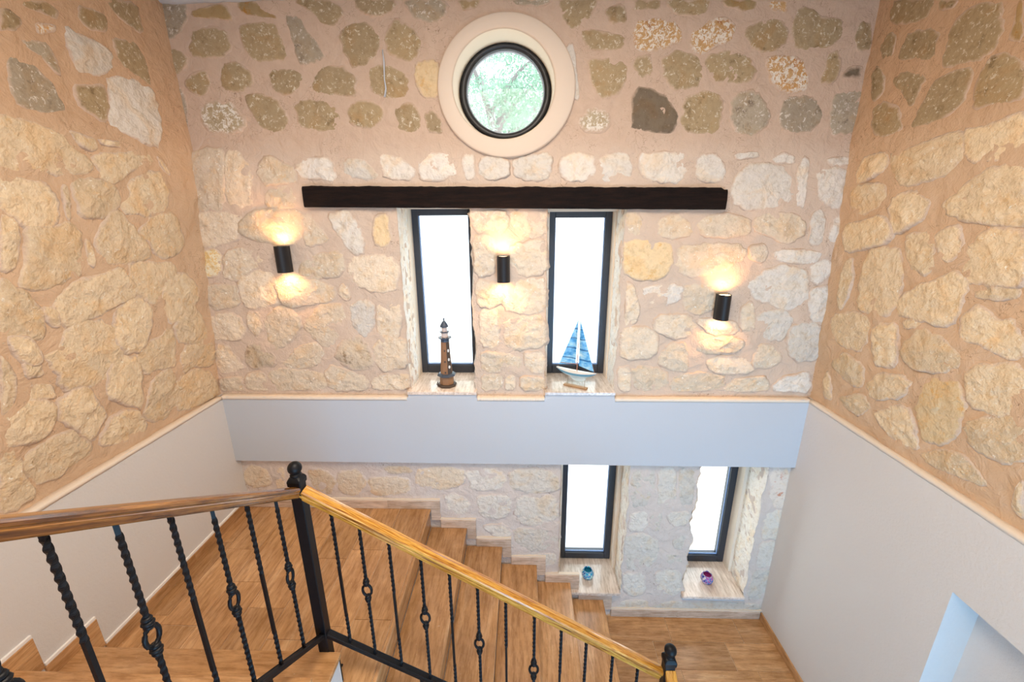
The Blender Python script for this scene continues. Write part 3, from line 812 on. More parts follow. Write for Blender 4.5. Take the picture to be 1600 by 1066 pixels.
RINGS = (1.05, .985, .94, .87, .77, .66, .54, .42, .30, .16)
def make_stone(cls, pts, to3, parent, flip, H, rough, grow=1.12):
    P = [Vector((a, b)) for a, b in pts]
    area = sum(P[i].x * P[(i+1) % len(P)].y - P[(i+1) % len(P)].x * P[i].y for i in range(len(P))) / 2
    if area < 0: P.reverse()
    c0 = sum(P, Vector((0, 0))) / len(P)
    P = [c0 + (p - c0) * grow for p in P]
    P = chaikin(P)
    n = 40 if abs(area) > .012 else 26
    P = resample(P, n)
    c = sum(P, Vector((0, 0))) / len(P)
    seed = random.random() * 50
    R = (abs(area) / math.pi) ** .5
    V = []; E = []
    tilt = (random.uniform(-.5, .5), random.uniform(-.5, .5))
    planes = []
    for _ in range(5 if rough > .012 else 0):
        a = random.uniform(0, 6.283); g = random.uniform(.25, .95); planes.append((math.cos(a) * g, math.sin(a) * g, random.uniform(.75, 1.15)))
    for s in RINGS:
        for p in P:
            r = (p - c)
            w = 1 + .11 * noise.noise((p.x * 24 + seed, p.y * 24, 0)) + .075 * noise.noise((p.x * 70, p.y * 70, seed))
            q = c + r * (s * (w if s > .5 else 1))
            dist = (1 - s) * r.length
            e = max(0.0, min(1.0, dist / .045))
            if s > 1: d = -.022
            else:
                rise = 1 - max(0.0, 1 - dist / (.17 * R)) ** 2
                d = -.006 + H * rise * (1 + .5 * (tilt[0] * (q.x - c.x) + tilt[1] * (q.y - c.y)) / R)
                for gx, gy, k0 in planes:
                    d = min(d, -.006 + H * (k0 + (gx * (q.x - c.x) + gy * (q.y - c.y)) / R * .8))
                d = max(d, -.006 + H * rise * .45)
                d += rough * (.30 + .70 * e) * (.45 * (.35 - abs(noise.noise((q.x * 14, q.y * 14 + seed, 9)))) + noise.noise((q.x * 11 + seed, q.y * 11, 0)) * .45 + noise.noise((q.x * 27, q.y * 27 + seed, 3)) * .35 + noise.noise((q.x * 60, q.y * 60, seed)) * .16)
            if s < .9: d = max(d, .002 + .003 * e)
            V.append((q.x, q.y, d)); E.append(e)
    V.append((c.x, c.y, -.006 + H)); E.append(1.0)
    F = []
    for a in range(len(RINGS) - 1):
        for i in range(n):
            j = (i+1) % n
            F.append((a*n+i, a*n+j, (a+1)*n+j, (a+1)*n+i))
    l = (len(RINGS) - 1) * n; k = len(V) - 1
    for i in range(n): F.append((l+i, l+(i+1) % n, k))
    if flip: F = [f[::-1] for f in F]
    o3 = Vector(to3(c.x, c.y, 0))
    o = mesh_obj('stone', [Vector(to3(*v)) - o3 for v in V], F, STONE[cls], parent, smooth=True)
    o.location = o3
    at = o.data.attributes.new('edge', 'FLOAT', 'POINT'); at.data.foreach_set('value', E)
    return o

sec = None; outl = {'L': [], 'R': []}
SURF = {'L': (to_left, wall_left, False), 'R': (to_right, wall_right, True)}
for ln in STONES.strip().split('\n'):
    if ln[0] == '#': sec = ln[1:]; continue
    t = ln.split(); pts = [tuple(int(k) / 1000 for k in s.split(',')) for s in t[1:]]
    f, par, fl = SURF.get(sec, (to_back, wall_back, False))
    if sec in outl:
        mx, mz = sum(p[0] for p in pts) / len(pts), sum(p[1] for p in pts) / len(pts)
        for a in range(len(pts)):
            p, q = pts[a], pts[(a+1) % len(pts)]
            for tt in (0, .25, .5, .75):
                x, z = p[0] + (q[0]-p[0])*tt, p[1] + (q[1]-p[1])*tt
                outl[sec] += [(x, z), ((x+mx)/2, (z+mz)/2)]
    cls = t[0]
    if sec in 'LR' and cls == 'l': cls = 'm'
    if cls in 'crgds': H, ro = .0085, .008
    elif sec == 'B': H, ro = .012, .013
    else: H, ro = random.uniform(.014, .026), .020
    if cls == 'o': H, ro = .013, .014
    # some stones of one course are split: shape stays as traced
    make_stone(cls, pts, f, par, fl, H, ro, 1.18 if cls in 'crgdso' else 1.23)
# the same walls go on beyond the photograph's edges
rnd_f = random.Random(21)
for secn in 'LR':
    f, par, fl = SURF[secn]
    pts0 = outl[secn]; placed = []
    for trial in range(5200):
        r = .135 - .075 * min(1, trial / 4200) + rnd_f.uniform(-.01, .01)
        cy, cz = rnd_f.uniform(.30, 1.95), rnd_f.uniform(2.07, 4.30)
        lim = 1.33 + (cz - 2.0) * .30 - r if secn == 'L' else (1.36 + (cz - 2.0) * .33 - r)
        if cy > lim or cz - r * .8 < 2.0: continue
        if any((cy-a)**2 + (cz-b)**2 < (r + .012)**2 for a, b in pts0): continue
        if any(((cy-a)**2 + ((cz-b)*1.12)**2) ** .5 < r * .96 + q * .96 for a, b, q in placed): continue
        if abs(cz - 3.62) < r * .8 and r > .09: continue
        placed.append((cy, cz, r)); k = 7; ph = rnd_f.random()
        P = [(cy + r*1.0*math.cos(6.283*(i+ph)/k)*rnd_f.uniform(.86, 1.08), cz + r*.88*math.sin(6.283*(i+ph)/k)*rnd_f.uniform(.86, 1.08)) for i in range(k)]
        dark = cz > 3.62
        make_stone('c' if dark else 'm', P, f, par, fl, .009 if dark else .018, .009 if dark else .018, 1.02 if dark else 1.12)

# thin white plaster run on the upper courses
MB().tube([(-.804, YB-.010, 4.127), (-.800, YB-.014, 4.06), (-.806, YB-.013, 3.98), (-.801, YB-.014, 3.93), (-.813, YB-.012, 3.887)], [.003, .005, .004, .005, .006], 6).build('plaster_drip', M_BEAM, wall_back, smooth=True)

# ================================================================== WINDOWS
def reveal(n, side):
    """rough stone jamb and, next to the frame, a strip of peach plaster"""
    a, b, c, d = OPEN[n]; x = (a, b)[side]; sgn = (1, -1)[side]
    zz = axis([(c - .01, d + .01, .02)], .02); yy = [2.752, 2.765, 2.785, 2.81, 2.84, 2.87, 2.90, 2.93, 2.96, 2.985]
    V = []; F = []; E = []
    for z in zz:
        for k, y in enumerate(yy):
            j = jag(n, side, max(c, min(d, z))) * max(0, 1 - k / 6)
            r = sgn * (.010 * abs(noise.noise((y * 13, z * 5.5, n * 4 + side))) + .007 * noise.noise((y * 30, z * 22, n + side)))
            r *= min(1, k / 2)
            V.append((x + j + r, y, z)); E.append(1.0)
    m = len(yy)
    for i in range(len(zz) - 1):
        for k in range(m - 1):
            f = (i*m+k, i*m+k+1, (i+1)*m+k+1, (i+1)*m+k)
            F.append(f if side else f[::-1])
    o = mesh_obj('stone_jamb', V, F, STONE['j'], wall_back, smooth=True)
    at = o.data.attributes.new('edge', 'FLOAT', 'POINT'); at.data.foreach_set('value', E)
    fx = {1: (-.793, -.343), 2: (.172, .622), 3: (.318, .775), 4: (1.320, 1.775)}[n][side]
    x0, x1 = (x - .03, fx + .004) if side == 0 else (fx - .004, x + .03)
    MB().bbox(x0, x1, 2.975, 3.10, c - .01, d + .01, .003).build('plaster_jamb', M_REVEALP, wall_back)

def window(n, fx0, fx1, fz0, fz1, bw, bb, bt, y):
    w = empty('window_%d' % n, ((fx0+fx1)/2, y, fz0)); w['kind'] = 'structure'
    ox, oy, oz = w.location
    def L(x0, x1, y0, y1, z0, z1, mb): return mb.bbox(x0-ox, x1-ox, y0-oy, y1-oy, z0-oz, z1-oz, .003)
    for nm, (x0, x1, z0, z1) in (('frame_stile', (fx0, fx0+bw, fz0, fz1)), ('frame_stile', (fx1-bw, fx1, fz0, fz1)),
                              ('frame_rail', (fx0+bw, fx1-bw, fz0, fz0+bb)), ('frame_rail', (fx0+bw, fx1-bw, fz1-bt, fz1))):
        L(x0, x1, y, y+.07, z0, z1, MB()).build(nm, M_FRAME, w)
    gx0, gx1, gz0, gz1 = fx0+bw, fx1-bw, fz0+bb, fz1-bt
    mb = MB()
    L(gx0, gx1, y+.018, y+.03, gz0, gz0+.010, mb); L(gx0, gx0+.005, y+.018, y+.03, gz0, gz1, mb)
    L(gx1-.005, gx1, y+.018, y+.03, gz0, gz1, mb)
    mb.build('glazing_bead', M_BEAD, w)
    MB().box(gx0-.005-ox, gx1+.005-ox, .034, .040, gz0-.005-oz, gz1+.005-oz).build('pane', M_GLASS, w)
    return w
W = {1: window(1, -.793, -.343, 2.043, 3.270, .047, .062, .050, 3.081),
     2: window(2, .172, .622, 2.043, 3.245, .050, .065, .045, 3.078),
     3: window(3, .318, .775, .283, 1.52, .056, .058, .05, 3.068),
     4: window(4, 1.320, 1.775, .262, 1.52, .058, .065, .05, 3.075)}
for n in OPEN:
    reveal(n, 0); reveal(n, 1)
# plaster soffits over the upper windows
for n in (1, 2):
    a, b, c, d = OPEN[n]
    MB().box(a-.02, b+.02, 2.95, 3.13, d-.006 if n == 1 else d-.029, d+.05).build('plaster_soffit', M_REVEALP, wall_back)
# sills
def sill(n, x0, x1, y0, y1, z, zb, front=.0):
    w = W[n]; o = w.location
    s = MB().bbox(x0-o.x, x1-o.x, y0-o.y, y1-o.y, z-.026-o.z, z-o.z, .004).build('sill', M_TRAV_SILL, w)
    return s
sill(1, -.815, -.327, 2.712, 3.10, 2.040, 0)
sill(2, .149, .640, 2.712, 3.10, 2.042, 0)
sill(3, .296, .787, 2.712, 3.10, .276, 0)
sill(4, 1.296, 1.790, 2.712, 3.10, .258, 0)
# plaster packing under the sills
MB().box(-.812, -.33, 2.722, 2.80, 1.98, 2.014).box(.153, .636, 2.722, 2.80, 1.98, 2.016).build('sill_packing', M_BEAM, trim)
MB().bbox(1.296, 1.800, 2.728, 2.80, .205, .232, .004).build('sill_packing', M_BEAM, wall_back)
MB().bbox(.62, .80, 2.735, 2.80, .225, .250, .004).build('sill_packing', M_MORTAR, wall_back)

# ---- round window
w5 = empty('window_5', (RC[0], 2.98, RC[1])); w5['kind'] = 'structure'
def oval(cx, cz, rx, rz, y, n=72):
    return [(cx - RC[0] + rx*math.cos(2*math.pi*k/n), y - 2.98, cz - RC[1] + rz*math.sin(2*math.pi*k/n)) for k in range(n)]
RX, RZ = -.102, 3.924
MB().rings([oval(RX, RZ, .398, .371, 2.80), oval(RX, RZ, .399, .372, 2.748), oval(RX, RZ, .395, .368, 2.738), oval(RX, RZ, .388, .361, 2.733),
            oval(-.115, 3.934, .305, .290, 2.731), oval(-.117, 3.935, .298, .283, 2.734), oval(-.117, 3.935, .294, .280, 2.745), oval(-.117, 3.935, .296, .282, 2.76)], cap=False).build('plaster_surround', M_RING, w5, smooth=True)
MB().rings([oval(-.117, 3.935, .2935, .2795, 2.742), oval(-.117, 3.938, .292, .277, 2.80),
            oval(-.116, 3.945, .289, .273, 2.90), oval(-.116, 3.955, .286, .269, 3.01), oval(-.116, 3.955, .40, .38, 3.02)], cap=False).build('plaster_reveal', M_OCULUS, w5, smooth=True)
CX, CZ = -.116, 3.957
fr = [oval(CX, CZ, .289, .271, 2.972), oval(CX, CZ, .287, .269, 2.965), oval(CX, CZ, .268, .254, 2.957), oval(CX, CZ, .250, .240, 2.962), oval(CX, CZ, .243, .234, 2.972), oval(CX, CZ, .240, .232, 2.985), oval(CX, CZ, .240, .232, 3.03), oval(CX, CZ, .295, .28, 3.03)]
MB().rings(fr, cap=False).build('round_frame', M_FRAME_R, w5, smooth=True)
MB().rings([oval(CX, CZ, .244, .236, 2.995), oval(CX, CZ, .236, .228, 2.995), oval(CX, CZ, .236, .228, 3.002), oval(CX, CZ, .244, .236, 3.002)], cap=False).build('glazing_bead', M_BEAM, w5, smooth=True)
MB().rings([oval(CX, CZ, .243, .235, 3.004), oval(CX, CZ, .243, .235, 3.010)]).build('pane', M_GLASS, w5)

# ================================================================== FLOORS AND STAIRS
def tiles(parent, x0, x1, y0, y1, ztop, along, mat, wdt, lng, seed):
    rnd = random.Random(seed)
    across = (x0, x1) if along == 'y' else (y0, y1)
    run = (y0, y1) if along == 'y' else (x0, x1)
    c = across[1]; row = 0
    while c > across[0] + .01:
        c0 = max(across[0], c - wdt); r = run[1]; first = True
        while r > run[0] + .01:
            l = lng * (rnd.uniform(.25, .95) if first else 1); first = False
            r0 = max(run[0], r - l)
            if r0 - run[0] < .06: r0 = run[0]
            g = .0015; zt = ztop + rnd.uniform(-.0006, .0006)
            bx = (c0+g, c-g, r0+g, r-g) if along == 'y' else (r0+g, r-g, c0+g, c-g)
            MB().bbox(bx[0], bx[1], bx[2], bx[3], ztop-.018, zt, .0012).build('tile', mat, parent)
            r = r0
        c = c0; row += 1

floor0 = MB().box(.62, XR, 1.49, 2.78, -.30, -.004).build('floor', M_GROUT, kind='structure')
tiles(floor0, .664, XR - .002, 1.492, 2.752, 0.0, 'x', M_TRAV_X, .215, .56, 3)
floor1 = MB().box(XL, NOSE0 - .02, 1.47, 2.78, ZL - .30, ZL - .004).build('floor', M_GROUT, kind='structure')
tiles(floor1, XL + .002, NOSE0 - .022, 1.468, 2.752, ZL, 'y', M_TRAV_Y, .215, .56, 5)
MB().bbox(NOSE0 - .155, NOSE0, 1.468, 2.752, ZL - .022, ZL + .0005, .003)  # (nosing shape reused below)

# flight along the back wall, going down to the right
fl = empty('stair_flight', (0, 1.47, 0))
tag(fl, 'travertine stair flight of six risers descending to the right along the back wall', 'staircase')
def C2(mb): mb.v = [(x, y - 1.47, z) for x, y, z in mb.v]; return mb
prof = [(NOSE0 - .02, ZL - .02)]
for k in range(1, 7):
    xn = NOSE0 + GO * (k - 1) - .02
    prof += [(xn, ZL - RISE * k - .02)] if k < 7 else []
    if k < 6: prof += [(NOSE0 + GO * k - .02, ZL - RISE * k - .02)]
prof += [(.64, -.02), (.64, -.30), (NOSE0 - .5, ZL - .30), (NOSE0 - .5, ZL - .02)]
C2(MB().prism(prof, 'y', 1.480, 2.76)).build('stair_body', M_PLASTER, fl)
for k in range(0, 6):
    xn = NOSE0 + GO * k; z = ZL - RISE * k
    x0 = xn - (GO + .008) if k else xn - .022
    if k: C2(MB().bbox(x0, xn, 1.465, 2.753, z - .024, z, .0035)).build('tread', M_TRAV_Y, fl)
    else: C2(MB().bbox(xn - .022, xn, 1.465, 2.753, z - .024, z, .0035)).build('nosing', M_TRAV_Y, fl)
    C2(MB().bbox(xn - .022, xn - .010, 1.470, 2.753, z - RISE, z - .024, .001)).build('riser', M_TRAV_SK if k > 7 else M_TRAV_Y, fl)

# flight along the left wall, climbing towards the viewer
GA = .237; YN = 1.495; XA = -.873; NA = 7
fa = empty('stair_flight', (-1.5, 1.495, ZL))
tag(fa, 'travertine stair flight climbing from the upper landing along the left white wall', 'staircase')
def CA(mb): mb.v = [(x + 1.5, y - 1.495, z - ZL) for x, y, z in mb.v]; return mb
prof = []
for j in range(1, NA + 1):
    y = YN - GA * (j - 1) - .012
    prof += [(y, ZL + RISE * (j-1) - .02), (y, ZL + RISE * j - .024)]
yend = YN - GA * NA
prof += [(yend, ZL + RISE * NA - .024), (yend, ZL + RISE * NA - .35), (YN - .4, ZL - .30), (YN - .012, ZL - .30)]
CA(MB().prism(prof, 'x', XL, XA - .004)).build('stair_body', M_PLASTER, fa)
for j in range(1, NA + 1):
    y = YN - GA * (j - 1); z = ZL + RISE * j
    CA(MB().bbox(XL, XA, y - GA - .010, y, z - .026, z, .0035)).build('tread', M_TRAV_X, fa)
    CA(MB().bbox(XL, XA - .004, y - .022, y - .010, z - RISE, z - .026, .001)).build('riser', M_TRAV_X, fa)
# upper hall floor behind the viewer
MB().box(XL, XR, -2.6, yend + .02, 2.10, ZL + RISE * NA).build('floor', M_TRAV_X, kind='structure')
# flight going down from the lower landing, under the viewer
fc = empty('stair_flight', (1.3, 1.49, 0))
tag(fc, 'travertine stair flight going down from the lower landing, below the lower newel post', 'staircase')
for j in range(1, 7):
    y = 1.49 - .25 * (j - 1); z = -RISE * j
    MB().bbox(.70 - 1.3, XR - 1.3, y - .262 - 1.49, y - 1.49, z - .026, z, .003).build('tread', M_TRAV_X, fc)
    MB().box(.70 - 1.3, XR - 1.3, y - .012 - 1.49, y - 1.49, z, z + RISE - .004).build('riser', M_TRAV_X, fc)
MB().box(XL, XR, -2.6, 1.5, -1.5, -1.215).build('floor', M_TRAV_X, kind='structure')

# ---- skirtings
sk = empty('baseboard_back', (0, 2.752, 0)); sk['kind'] = 'structure'
def SB(x0, x1, z0, z1, name='skirting_tile', mat=M_TRAV_SK):
    MB().bbox(x0, x1, -.010, .012, z0, z1, .002).build(name, mat, sk)
T = .072
for a, c in ((XL + .012, -1.62), (-1.62, -1.05), (-1.05, NOSE0 + T)):
    SB(a, c, ZL, ZL + T)
for k in range(0, 6):
    xn = NOSE0 + GO * k; z = ZL - RISE * k
    if k: SB(xn - GO + T, xn + T if k < 5 else xn + T, z, z + T)
    zb = z - RISE + T
    SB(xn, xn + T, zb, z, 'skirting_riser')
for a, c in ((.662 + T, 1.28), (1.28, XR - .012)):
    SB(a, c, 0, T)
MB().box(XL, NOSE0 + T, -.004, .02, ZL + T, ZL + T + .008).build('mortar_fillet', M_RIM, sk)
for k in range(1, 6):
    xn = NOSE0 + GO * k; z = ZL - RISE * k
    MB().box(xn - GO + T, xn + T, -.004, .02, z + T, z + T + .008).build('mortar_fillet', M_RIM, sk)
MB().box(.662 + T, XR, -.004, .02, T, T + .010).build('mortar_fillet', M_RIM, sk)

sl = empty('baseboard_left', (XL, 0, 0)); sl['kind'] = 'structure'
def SL(y0, y1, z0, z1, name='skirting_tile', mat=M_TRAV_Y, th=.010):
    MB().bbox(-.01, th, y0, y1, z0, z1, .002).build(name, mat, sl)
SL(YN + .084, 2.19, ZL, ZL + T); SL(2.19, 2.745, ZL, ZL + T)
SL(YN + .088, 2.745, ZL + T, ZL + T + .018, 'plaster_fillet', M_LIP, .0085)
for j in range(1, NA):
    y = YN - GA * (j - 1); z = ZL + RISE * j
    SL(y - GA + .084, y + .084, z, z + T)
    SL(y, y + .084, z - RISE + T, z, 'skirting_riser')
    SL(y - GA + .088, y + .084, z + T, z + T + .018, 'plaster_fillet', M_LIP, .0085)
sr = empty('baseboard_right', (XR, 0, 0)); sr['kind'] = 'structure'
for a, c in ((NY1, 2.16), (2.16, 2.745)):
    MB().bbox(-.010, .01, a, c, 0, T, .002).build('skirting_tile', M_TRAV_Y, sr)

# ================================================================== LINTEL
def lintel():
    x0, x1 = -1.366, 1.228; n = 130; rs = []
    for i in range(n + 1):
        t = i / n; x = x0 + (x1 - x0) * t
        zt = 3.400 - .026 * t + .005 * noise.noise((x * 9, 0, 0)) + .004 * noise.noise((x * 31, 1, 0)) - (.012 if t > .985 else 0)
        zb = 3.276 - .030 * t + .0015 * noise.noise((x * 12, 7, 0))
        yf = 2.722 + .005 * noise.noise((x * 5, 3, 0))
        rs.append([(x, yf+.006, zb), (x, yf, zb+.008), (x, yf-.002+.004*noise.noise((x*20, 2, 2)), (zb+zt)/2), (x, yf+.002, zt-.012), (x, yf+.010, zt), (x, 2.80, zt), (x, 2.80, zb)])
    o = MB().rings(rs).build('wooden_lintel', M_LINTEL, smooth=False)
    tag(o, 'long blackened wooden beam set in the stone wall above the two upper windows', 'beam')
lintel()

# ================================================================== SCONCES
def sconce(x, z, label):
    yb = 2.742
    s = empty('wall_sconce', (x, yb, z)); tag(s, label, 'wall lamp', 'black up and down wall lamps')
    H, Wd, D = .083, .041, .078
    prof = [(-Wd, 0)] + [(-Wd * math.cos(math.pi * k / 18), -D * .42 - (D * .58) * math.sin(math.pi * k / 18)) for k in range(19)] + [(Wd, 0)]
    inner = [(px * .88, -.004 + (py + .002) * .92) for px, py in prof]
    rs = [[(px, py, zz) for px, py in pr] for pr, zz in ((inner, -H + .012), (inner, -H), (prof, -H), (prof, H), (inner, H), (inner, H - .012))]
    MB().rings(rs).build('housing', M_SCONCE, s)
    for sg in (1, -1):
        zz = sg * (H - .006)
        MB().rings([[(px * .84, -.006 + py * .86, zz - .001) for px, py in prof], [(px * .84, -.006 + py * .86, zz + .001) for px, py in prof]]).build('lens', M_LAMP, s)
        l = light('sconce_light', 'SPOT', (x, yb - .050, z + sg * (H + .004)), 3.6, (1.0, .50, .18), spot_size=math.radians(140), spot_blend=.75, shadow_soft_size=.018)
        d = Vector((0, .30, sg * 1.0)); l.rotation_euler = d.to_track_quat('-Z', 'Y').to_euler()
    MB().bbox(-.024, .024, -.002, .03, -.05, .05, .003).build('wall_plate', M_SCONCE, s)
sconce(-1.546, 2.957, 'black half-round wall lamp left of the tall windows, below the left end of the beam')
sconce(-.128, 2.892, 'black half-round wall lamp on the stone pier between the two tall windows')
sconce(1.287, 2.645, 'black half-round wall lamp mounted lowest, right of the tall windows')

# ================================================================== RAILING
rail = empty('stair_railing', (-.955, 1.515, ZL))
tag(rail, 'black wrought-iron stair railing with twisted balusters and varnished wooden handrails', 'railing')
def Rl(mb, o=(-.955, 1.515, ZL)): mb.v = [(x - o[0], y - o[1], z - o[2]) for x, y, z in mb.v]; return mb

def newel(cx, cy, z0, ztop):
    """square post, chamfered head, collar and ball; ztop = top of the ball"""
    h = .0245; zc = ztop - .105
    def sq(r, z, c=.003): return [(cx-r+c, cy-r, z), (cx+r-c, cy-r, z), (cx+r, cy-r+c, z), (cx+r, cy+r-c, z), (cx+r-c, cy+r, z), (cx-r+c, cy+r, z), (cx-r, cy+r-c, z), (cx-r, cy-r+c, z)]
    p = Rl(MB().rings([sq(h, z0), sq(h, zc), sq(h+.004, zc+.003), sq(h+.005, zc+.022), sq(h+.002, zc+.030), sq(h-.002, zc+.038, .006), sq(h-.006, zc+.042, .008)])).build('newel_post', M_IRON, rail)
    b = MB(); zb = zc + .036
    b.lathe([(.020, zb), (.023, zb+.006), (.023, zb+.012), (.018, zb+.015), (.017, zb+.019)], 20, (cx, cy, 0))
    r = .0285; zc2 = ztop - r
    b.lathe([(max(.001, r*math.sin(math.pi*k/14)), zc2 - r*math.cos(math.pi*k/14)) for k in range(15)], 24, (cx, cy, 0))
    Rl(b).build('ball_finial', M_IRON, p, smooth=True)
    f = MB().bbox(cx-.045, cx+.045, cy-.045, cy+.045, z0, z0+.006, .002)
    Rl(f).build('base_plate', M_IRON, p)
newel(-.955, 1.515, ZL, 2.243)
newel(.700, 1.515, 0.0, 1.272)

def handrail(p0, p1, wdt, hgt, mat, name='handrail', ext=0):
    """moulded rail: rounded top, a groove along each side; p = centre of the top face"""
    p0, p1 = Vector(p0), Vector(p1); d = (p1 - p0).normalized(); side = d.cross(Vector((0, 0, 1))).normalized(); up = side.cross(d)
    w, h = wdt / 2, hgt
    prof = [(-w*.80, -h), (-w*.92, -h*.93), (-w*.97, -h*.55), (-w*.90, -h*.50), (-w*.90, -h*.44), (-w, -h*.38), (-w, -h*.22), (-w*.86, -h*.07), (-w*.45, -.0005), (0, .0015)]
    prof = prof + [(-a, b) for a, b in prof[:-1][::-1]]
    n = 24; rs = []
    for i in range(n + 1):
        c = p0.lerp(p1, i / n); rs.append([c + side * a + up * b for a, b in prof])
    o = Rl(MB().rings(rs)).build(name, mat, rail, smooth=False)
    at = o.data.attributes.new('along', 'FLOAT_VECTOR', 'POINT'); L = (p1 - p0).length
    at.data.foreach_set('vector', [q for i in range(n + 1) for a, b in prof for q in (L * i / n + p0.x, a, b)])
    return o
def channel(p0, p1, wdt, hgt, name='bottom_rail'):
    p0, p1 = Vector(p0), Vector(p1); d = (p1 - p0).normalized(); side = d.cross(Vector((0, 0, 1))).normalized(); up = side.cross(d)
    w, h = wdt / 2, hgt
    prof = [(-w, -h), (w, -h), (w, 0), (w-.004, .003), (w-.007, 0), (-w+.007, 0), (-w+.004, .003), (-w, 0)]
    return Rl(MB().rings([[c + side * a + up * b for a, b in prof] for c in (p0, p1)])).build(name, M_IRON, rail)

XN, YNW = -.950, 1.515
# rail of the flight along the left wall
SA = .652
def top_a(y): return 2.138 + SA * (1.49 - y)
o = handrail((XN, 1.486, top_a(1.486)), (XN, .10, top_a(.10)), .050, .043, M_RAIL_A); o['label'] = 'darker brown handrail of the left flight'
def bot_a(y): return 1.308 + .715 * (1.517 - y)
channel((XN, 1.495, bot_a(1.495)), (XN, .25, bot_a(.25)), .030, .018)
# rail of the flight along the back wall
SBk = .622
def top_b(x): return 2.120 - SBk * (x + .928)
o = handrail((-.926, YNW, top_b(-.926)), (.674, YNW, top_b(.674)), .052, .046, M_RAIL_B); o['label'] = 'golden pine handrail of the middle flight'
def bot_b(x): return 1.312 - .605 * (x + .928)
channel((-.930, YNW, bot_b(-.930)), (.676, YNW, bot_b(.676)), .034, .018)
# rail going down from the lower newel
def top_c(y): return 1.150 - SA * (1.49 - y)
o = handrail((.704, 1.488, top_c(1.488)), (.704, .25, top_c(.25)), .050, .046, M_RAIL_B); o['label'] = 'golden pine handrail starting at the lower newel'
def bot_c(y): return .32 - SA * (1.517 - y)
channel((.704, 1.49, bot_c(1.49)), (.704, .25, bot_c(.25)), .030, .018)

def bal_mesh(segs, L=.74, r=.0053):
    """square bar; segs = [(z0, z1, twisted)] from the bottom up"""
    rs = []; ang = 0.0
    for z0, z1, tw in segs:
        n = max(2, int((z1 - z0) / .0045)) if tw else 1
        for i in range(n + 1):
            z = z0 + (z1 - z0) * i / n
            if tw and i: ang += (z1 - z0) / n * 2 * math.pi / .100
            rr = r * (1.10 if tw else 1.0) * 1.414
            rs.append([(rr*math.cos(ang + math.pi/4 + k*math.pi/2), rr*math.sin(ang + math.pi/4 + k*math.pi/2), z) for k in range(4)])
    return rs
def oval_ring(zc, rz, rx, t, vertical='x'):
    pts = []
    for k in range(20):
        a = 2*math.pi*k/20
        pts.append((rx*math.cos(a), 0, zc + rz*math.sin(a)) if vertical == 'x' else (0, rx*math.cos(a), zc + rz*math.sin(a)))
    return MB().tube(pts, t, 8, close=True)
def collar(zc):
    mb = MB()
    for dz, r in ((-.012, .0130), (0, .0158), (.012, .0130)):
        mb.lathe([(.006, zc+dz-.0065), (r*.82, zc+dz-.0055), (r, zc+dz), (r*.82, zc+dz+.0055), (.006, zc+dz+.0065)], 12)
    return mb
ZR = .380
def proto(ringed, plane):
    b = bpy.data.meshes.new('baluster')
    if ringed: rs1 = bal_mesh([(0, .03, False), (.03, ZR-.058, True)]); rs2 = bal_mesh([(ZR+.058, .70, True), (.70, .74, False)])
    else: rs1 = bal_mesh([(0, .02, False), (.02, .17, True), (.17, .44, False), (.44, .72, True), (.72, .74, False)]); rs2 = None
    mb = MB().rings(rs1)
    if rs2: mb.rings(rs2)
    b.from_pydata(mb.v, [], mb.f); b.materials.append(M_IRON)
    ring = cols = None
    if ringed:
        r = oval_ring(ZR, .031, .0205, .0062, plane); ring = bpy.data.meshes.new('ring'); ring.from_pydata(r.v, [], r.f); ring.materials.append(M_IRON)
        ring.polygons.foreach_set('use_smooth', [True]*len(ring.polygons))
        cols = []
        for zz in (ZR-.045, ZR+.045):
            c = collar(zz); me = bpy.data.meshes.new('collar'); me.from_pydata(c.v, [], c.f); me.materials.append(M_IRON)
            me.polygons.foreach_set('use_smooth', [True]*len(me.polygons)); cols.append(me)
    return b, ring, cols
PR = {(r, p): proto(r, p) for r in (0, 1) for p in 'xy'}
def baluster(x, y, z0, z1, ringed, plane):
    b, ring, cols = PR[(int(ringed), plane)]
    o = bpy.data.objects.new('baluster', b); COL.objects.link(o); o.parent = rail
    o.location = (x + .955, y - 1.515, z0 - ZL); o.scale = (1, 1, (z1 - z0) / .74)
    if ringed:
        for nm, me in [('ring', ring)] + [('collar', c) for c in cols]:
            c = bpy.data.objects.new(nm, me); COL.objects.link(c); c.parent = o
k = 0
for i, y in enumerate((1.353, 1.204, 1.063, .929, .796, .666, .535, .405, .27)):
    baluster(XN, y, bot_a(y) - .004, top_a(y) - .040, i % 2 == 0, 'y')
for i, x in enumerate((-.831, -.716, -.593, -.457, -.332, -.207, -.079, .054, .181, .301, .430, .555)):
    baluster(x, YNW, bot_b(x) - .004, top_b(x) - .044, i % 2 == 1, 'x')
for i, y in enumerate((1.36, 1.23, 1.10, .97, .84, .71, .58, .45)):
    baluster(.704, y, bot_c(y) - .004, top_c(y) - .044, i % 2 == 1, 'y')
# small feet fixing the bottom rails to the treads
for x in (-.5, .05):
    kk = int((x - NOSE0) / GO) + 1
    Rl(MB().box(x-.008, x+.008, YNW-.008, YNW+.008, ZL - RISE*kk, bot_b(x)-.016)).build('rail_foot', M_IRON, rail)
Rl(MB().box(XN-.008, XN+.008, 1.12, 1.136, ZL + RISE*2, bot_a(1.128)-.016)).build('rail_foot', M_IRON, rail)

# ================================================================== ORNAMENTS
M_BROWN = plain('aged_copper_brown', (.30, .155, .075), .45, .4)
M_BROWND = plain('dark_bronze', (.075, .055, .045), .45, .4)
M_SLATE = plain('slate_blue_metal', (.055, .075, .11), .4, .5)
M_PALEW = plain('pale_pink_white_paint', (.75, .62, .56), .5, .3)
M_WHITEP = plain('white_paint', (.82, .82, .80), .5, .3)

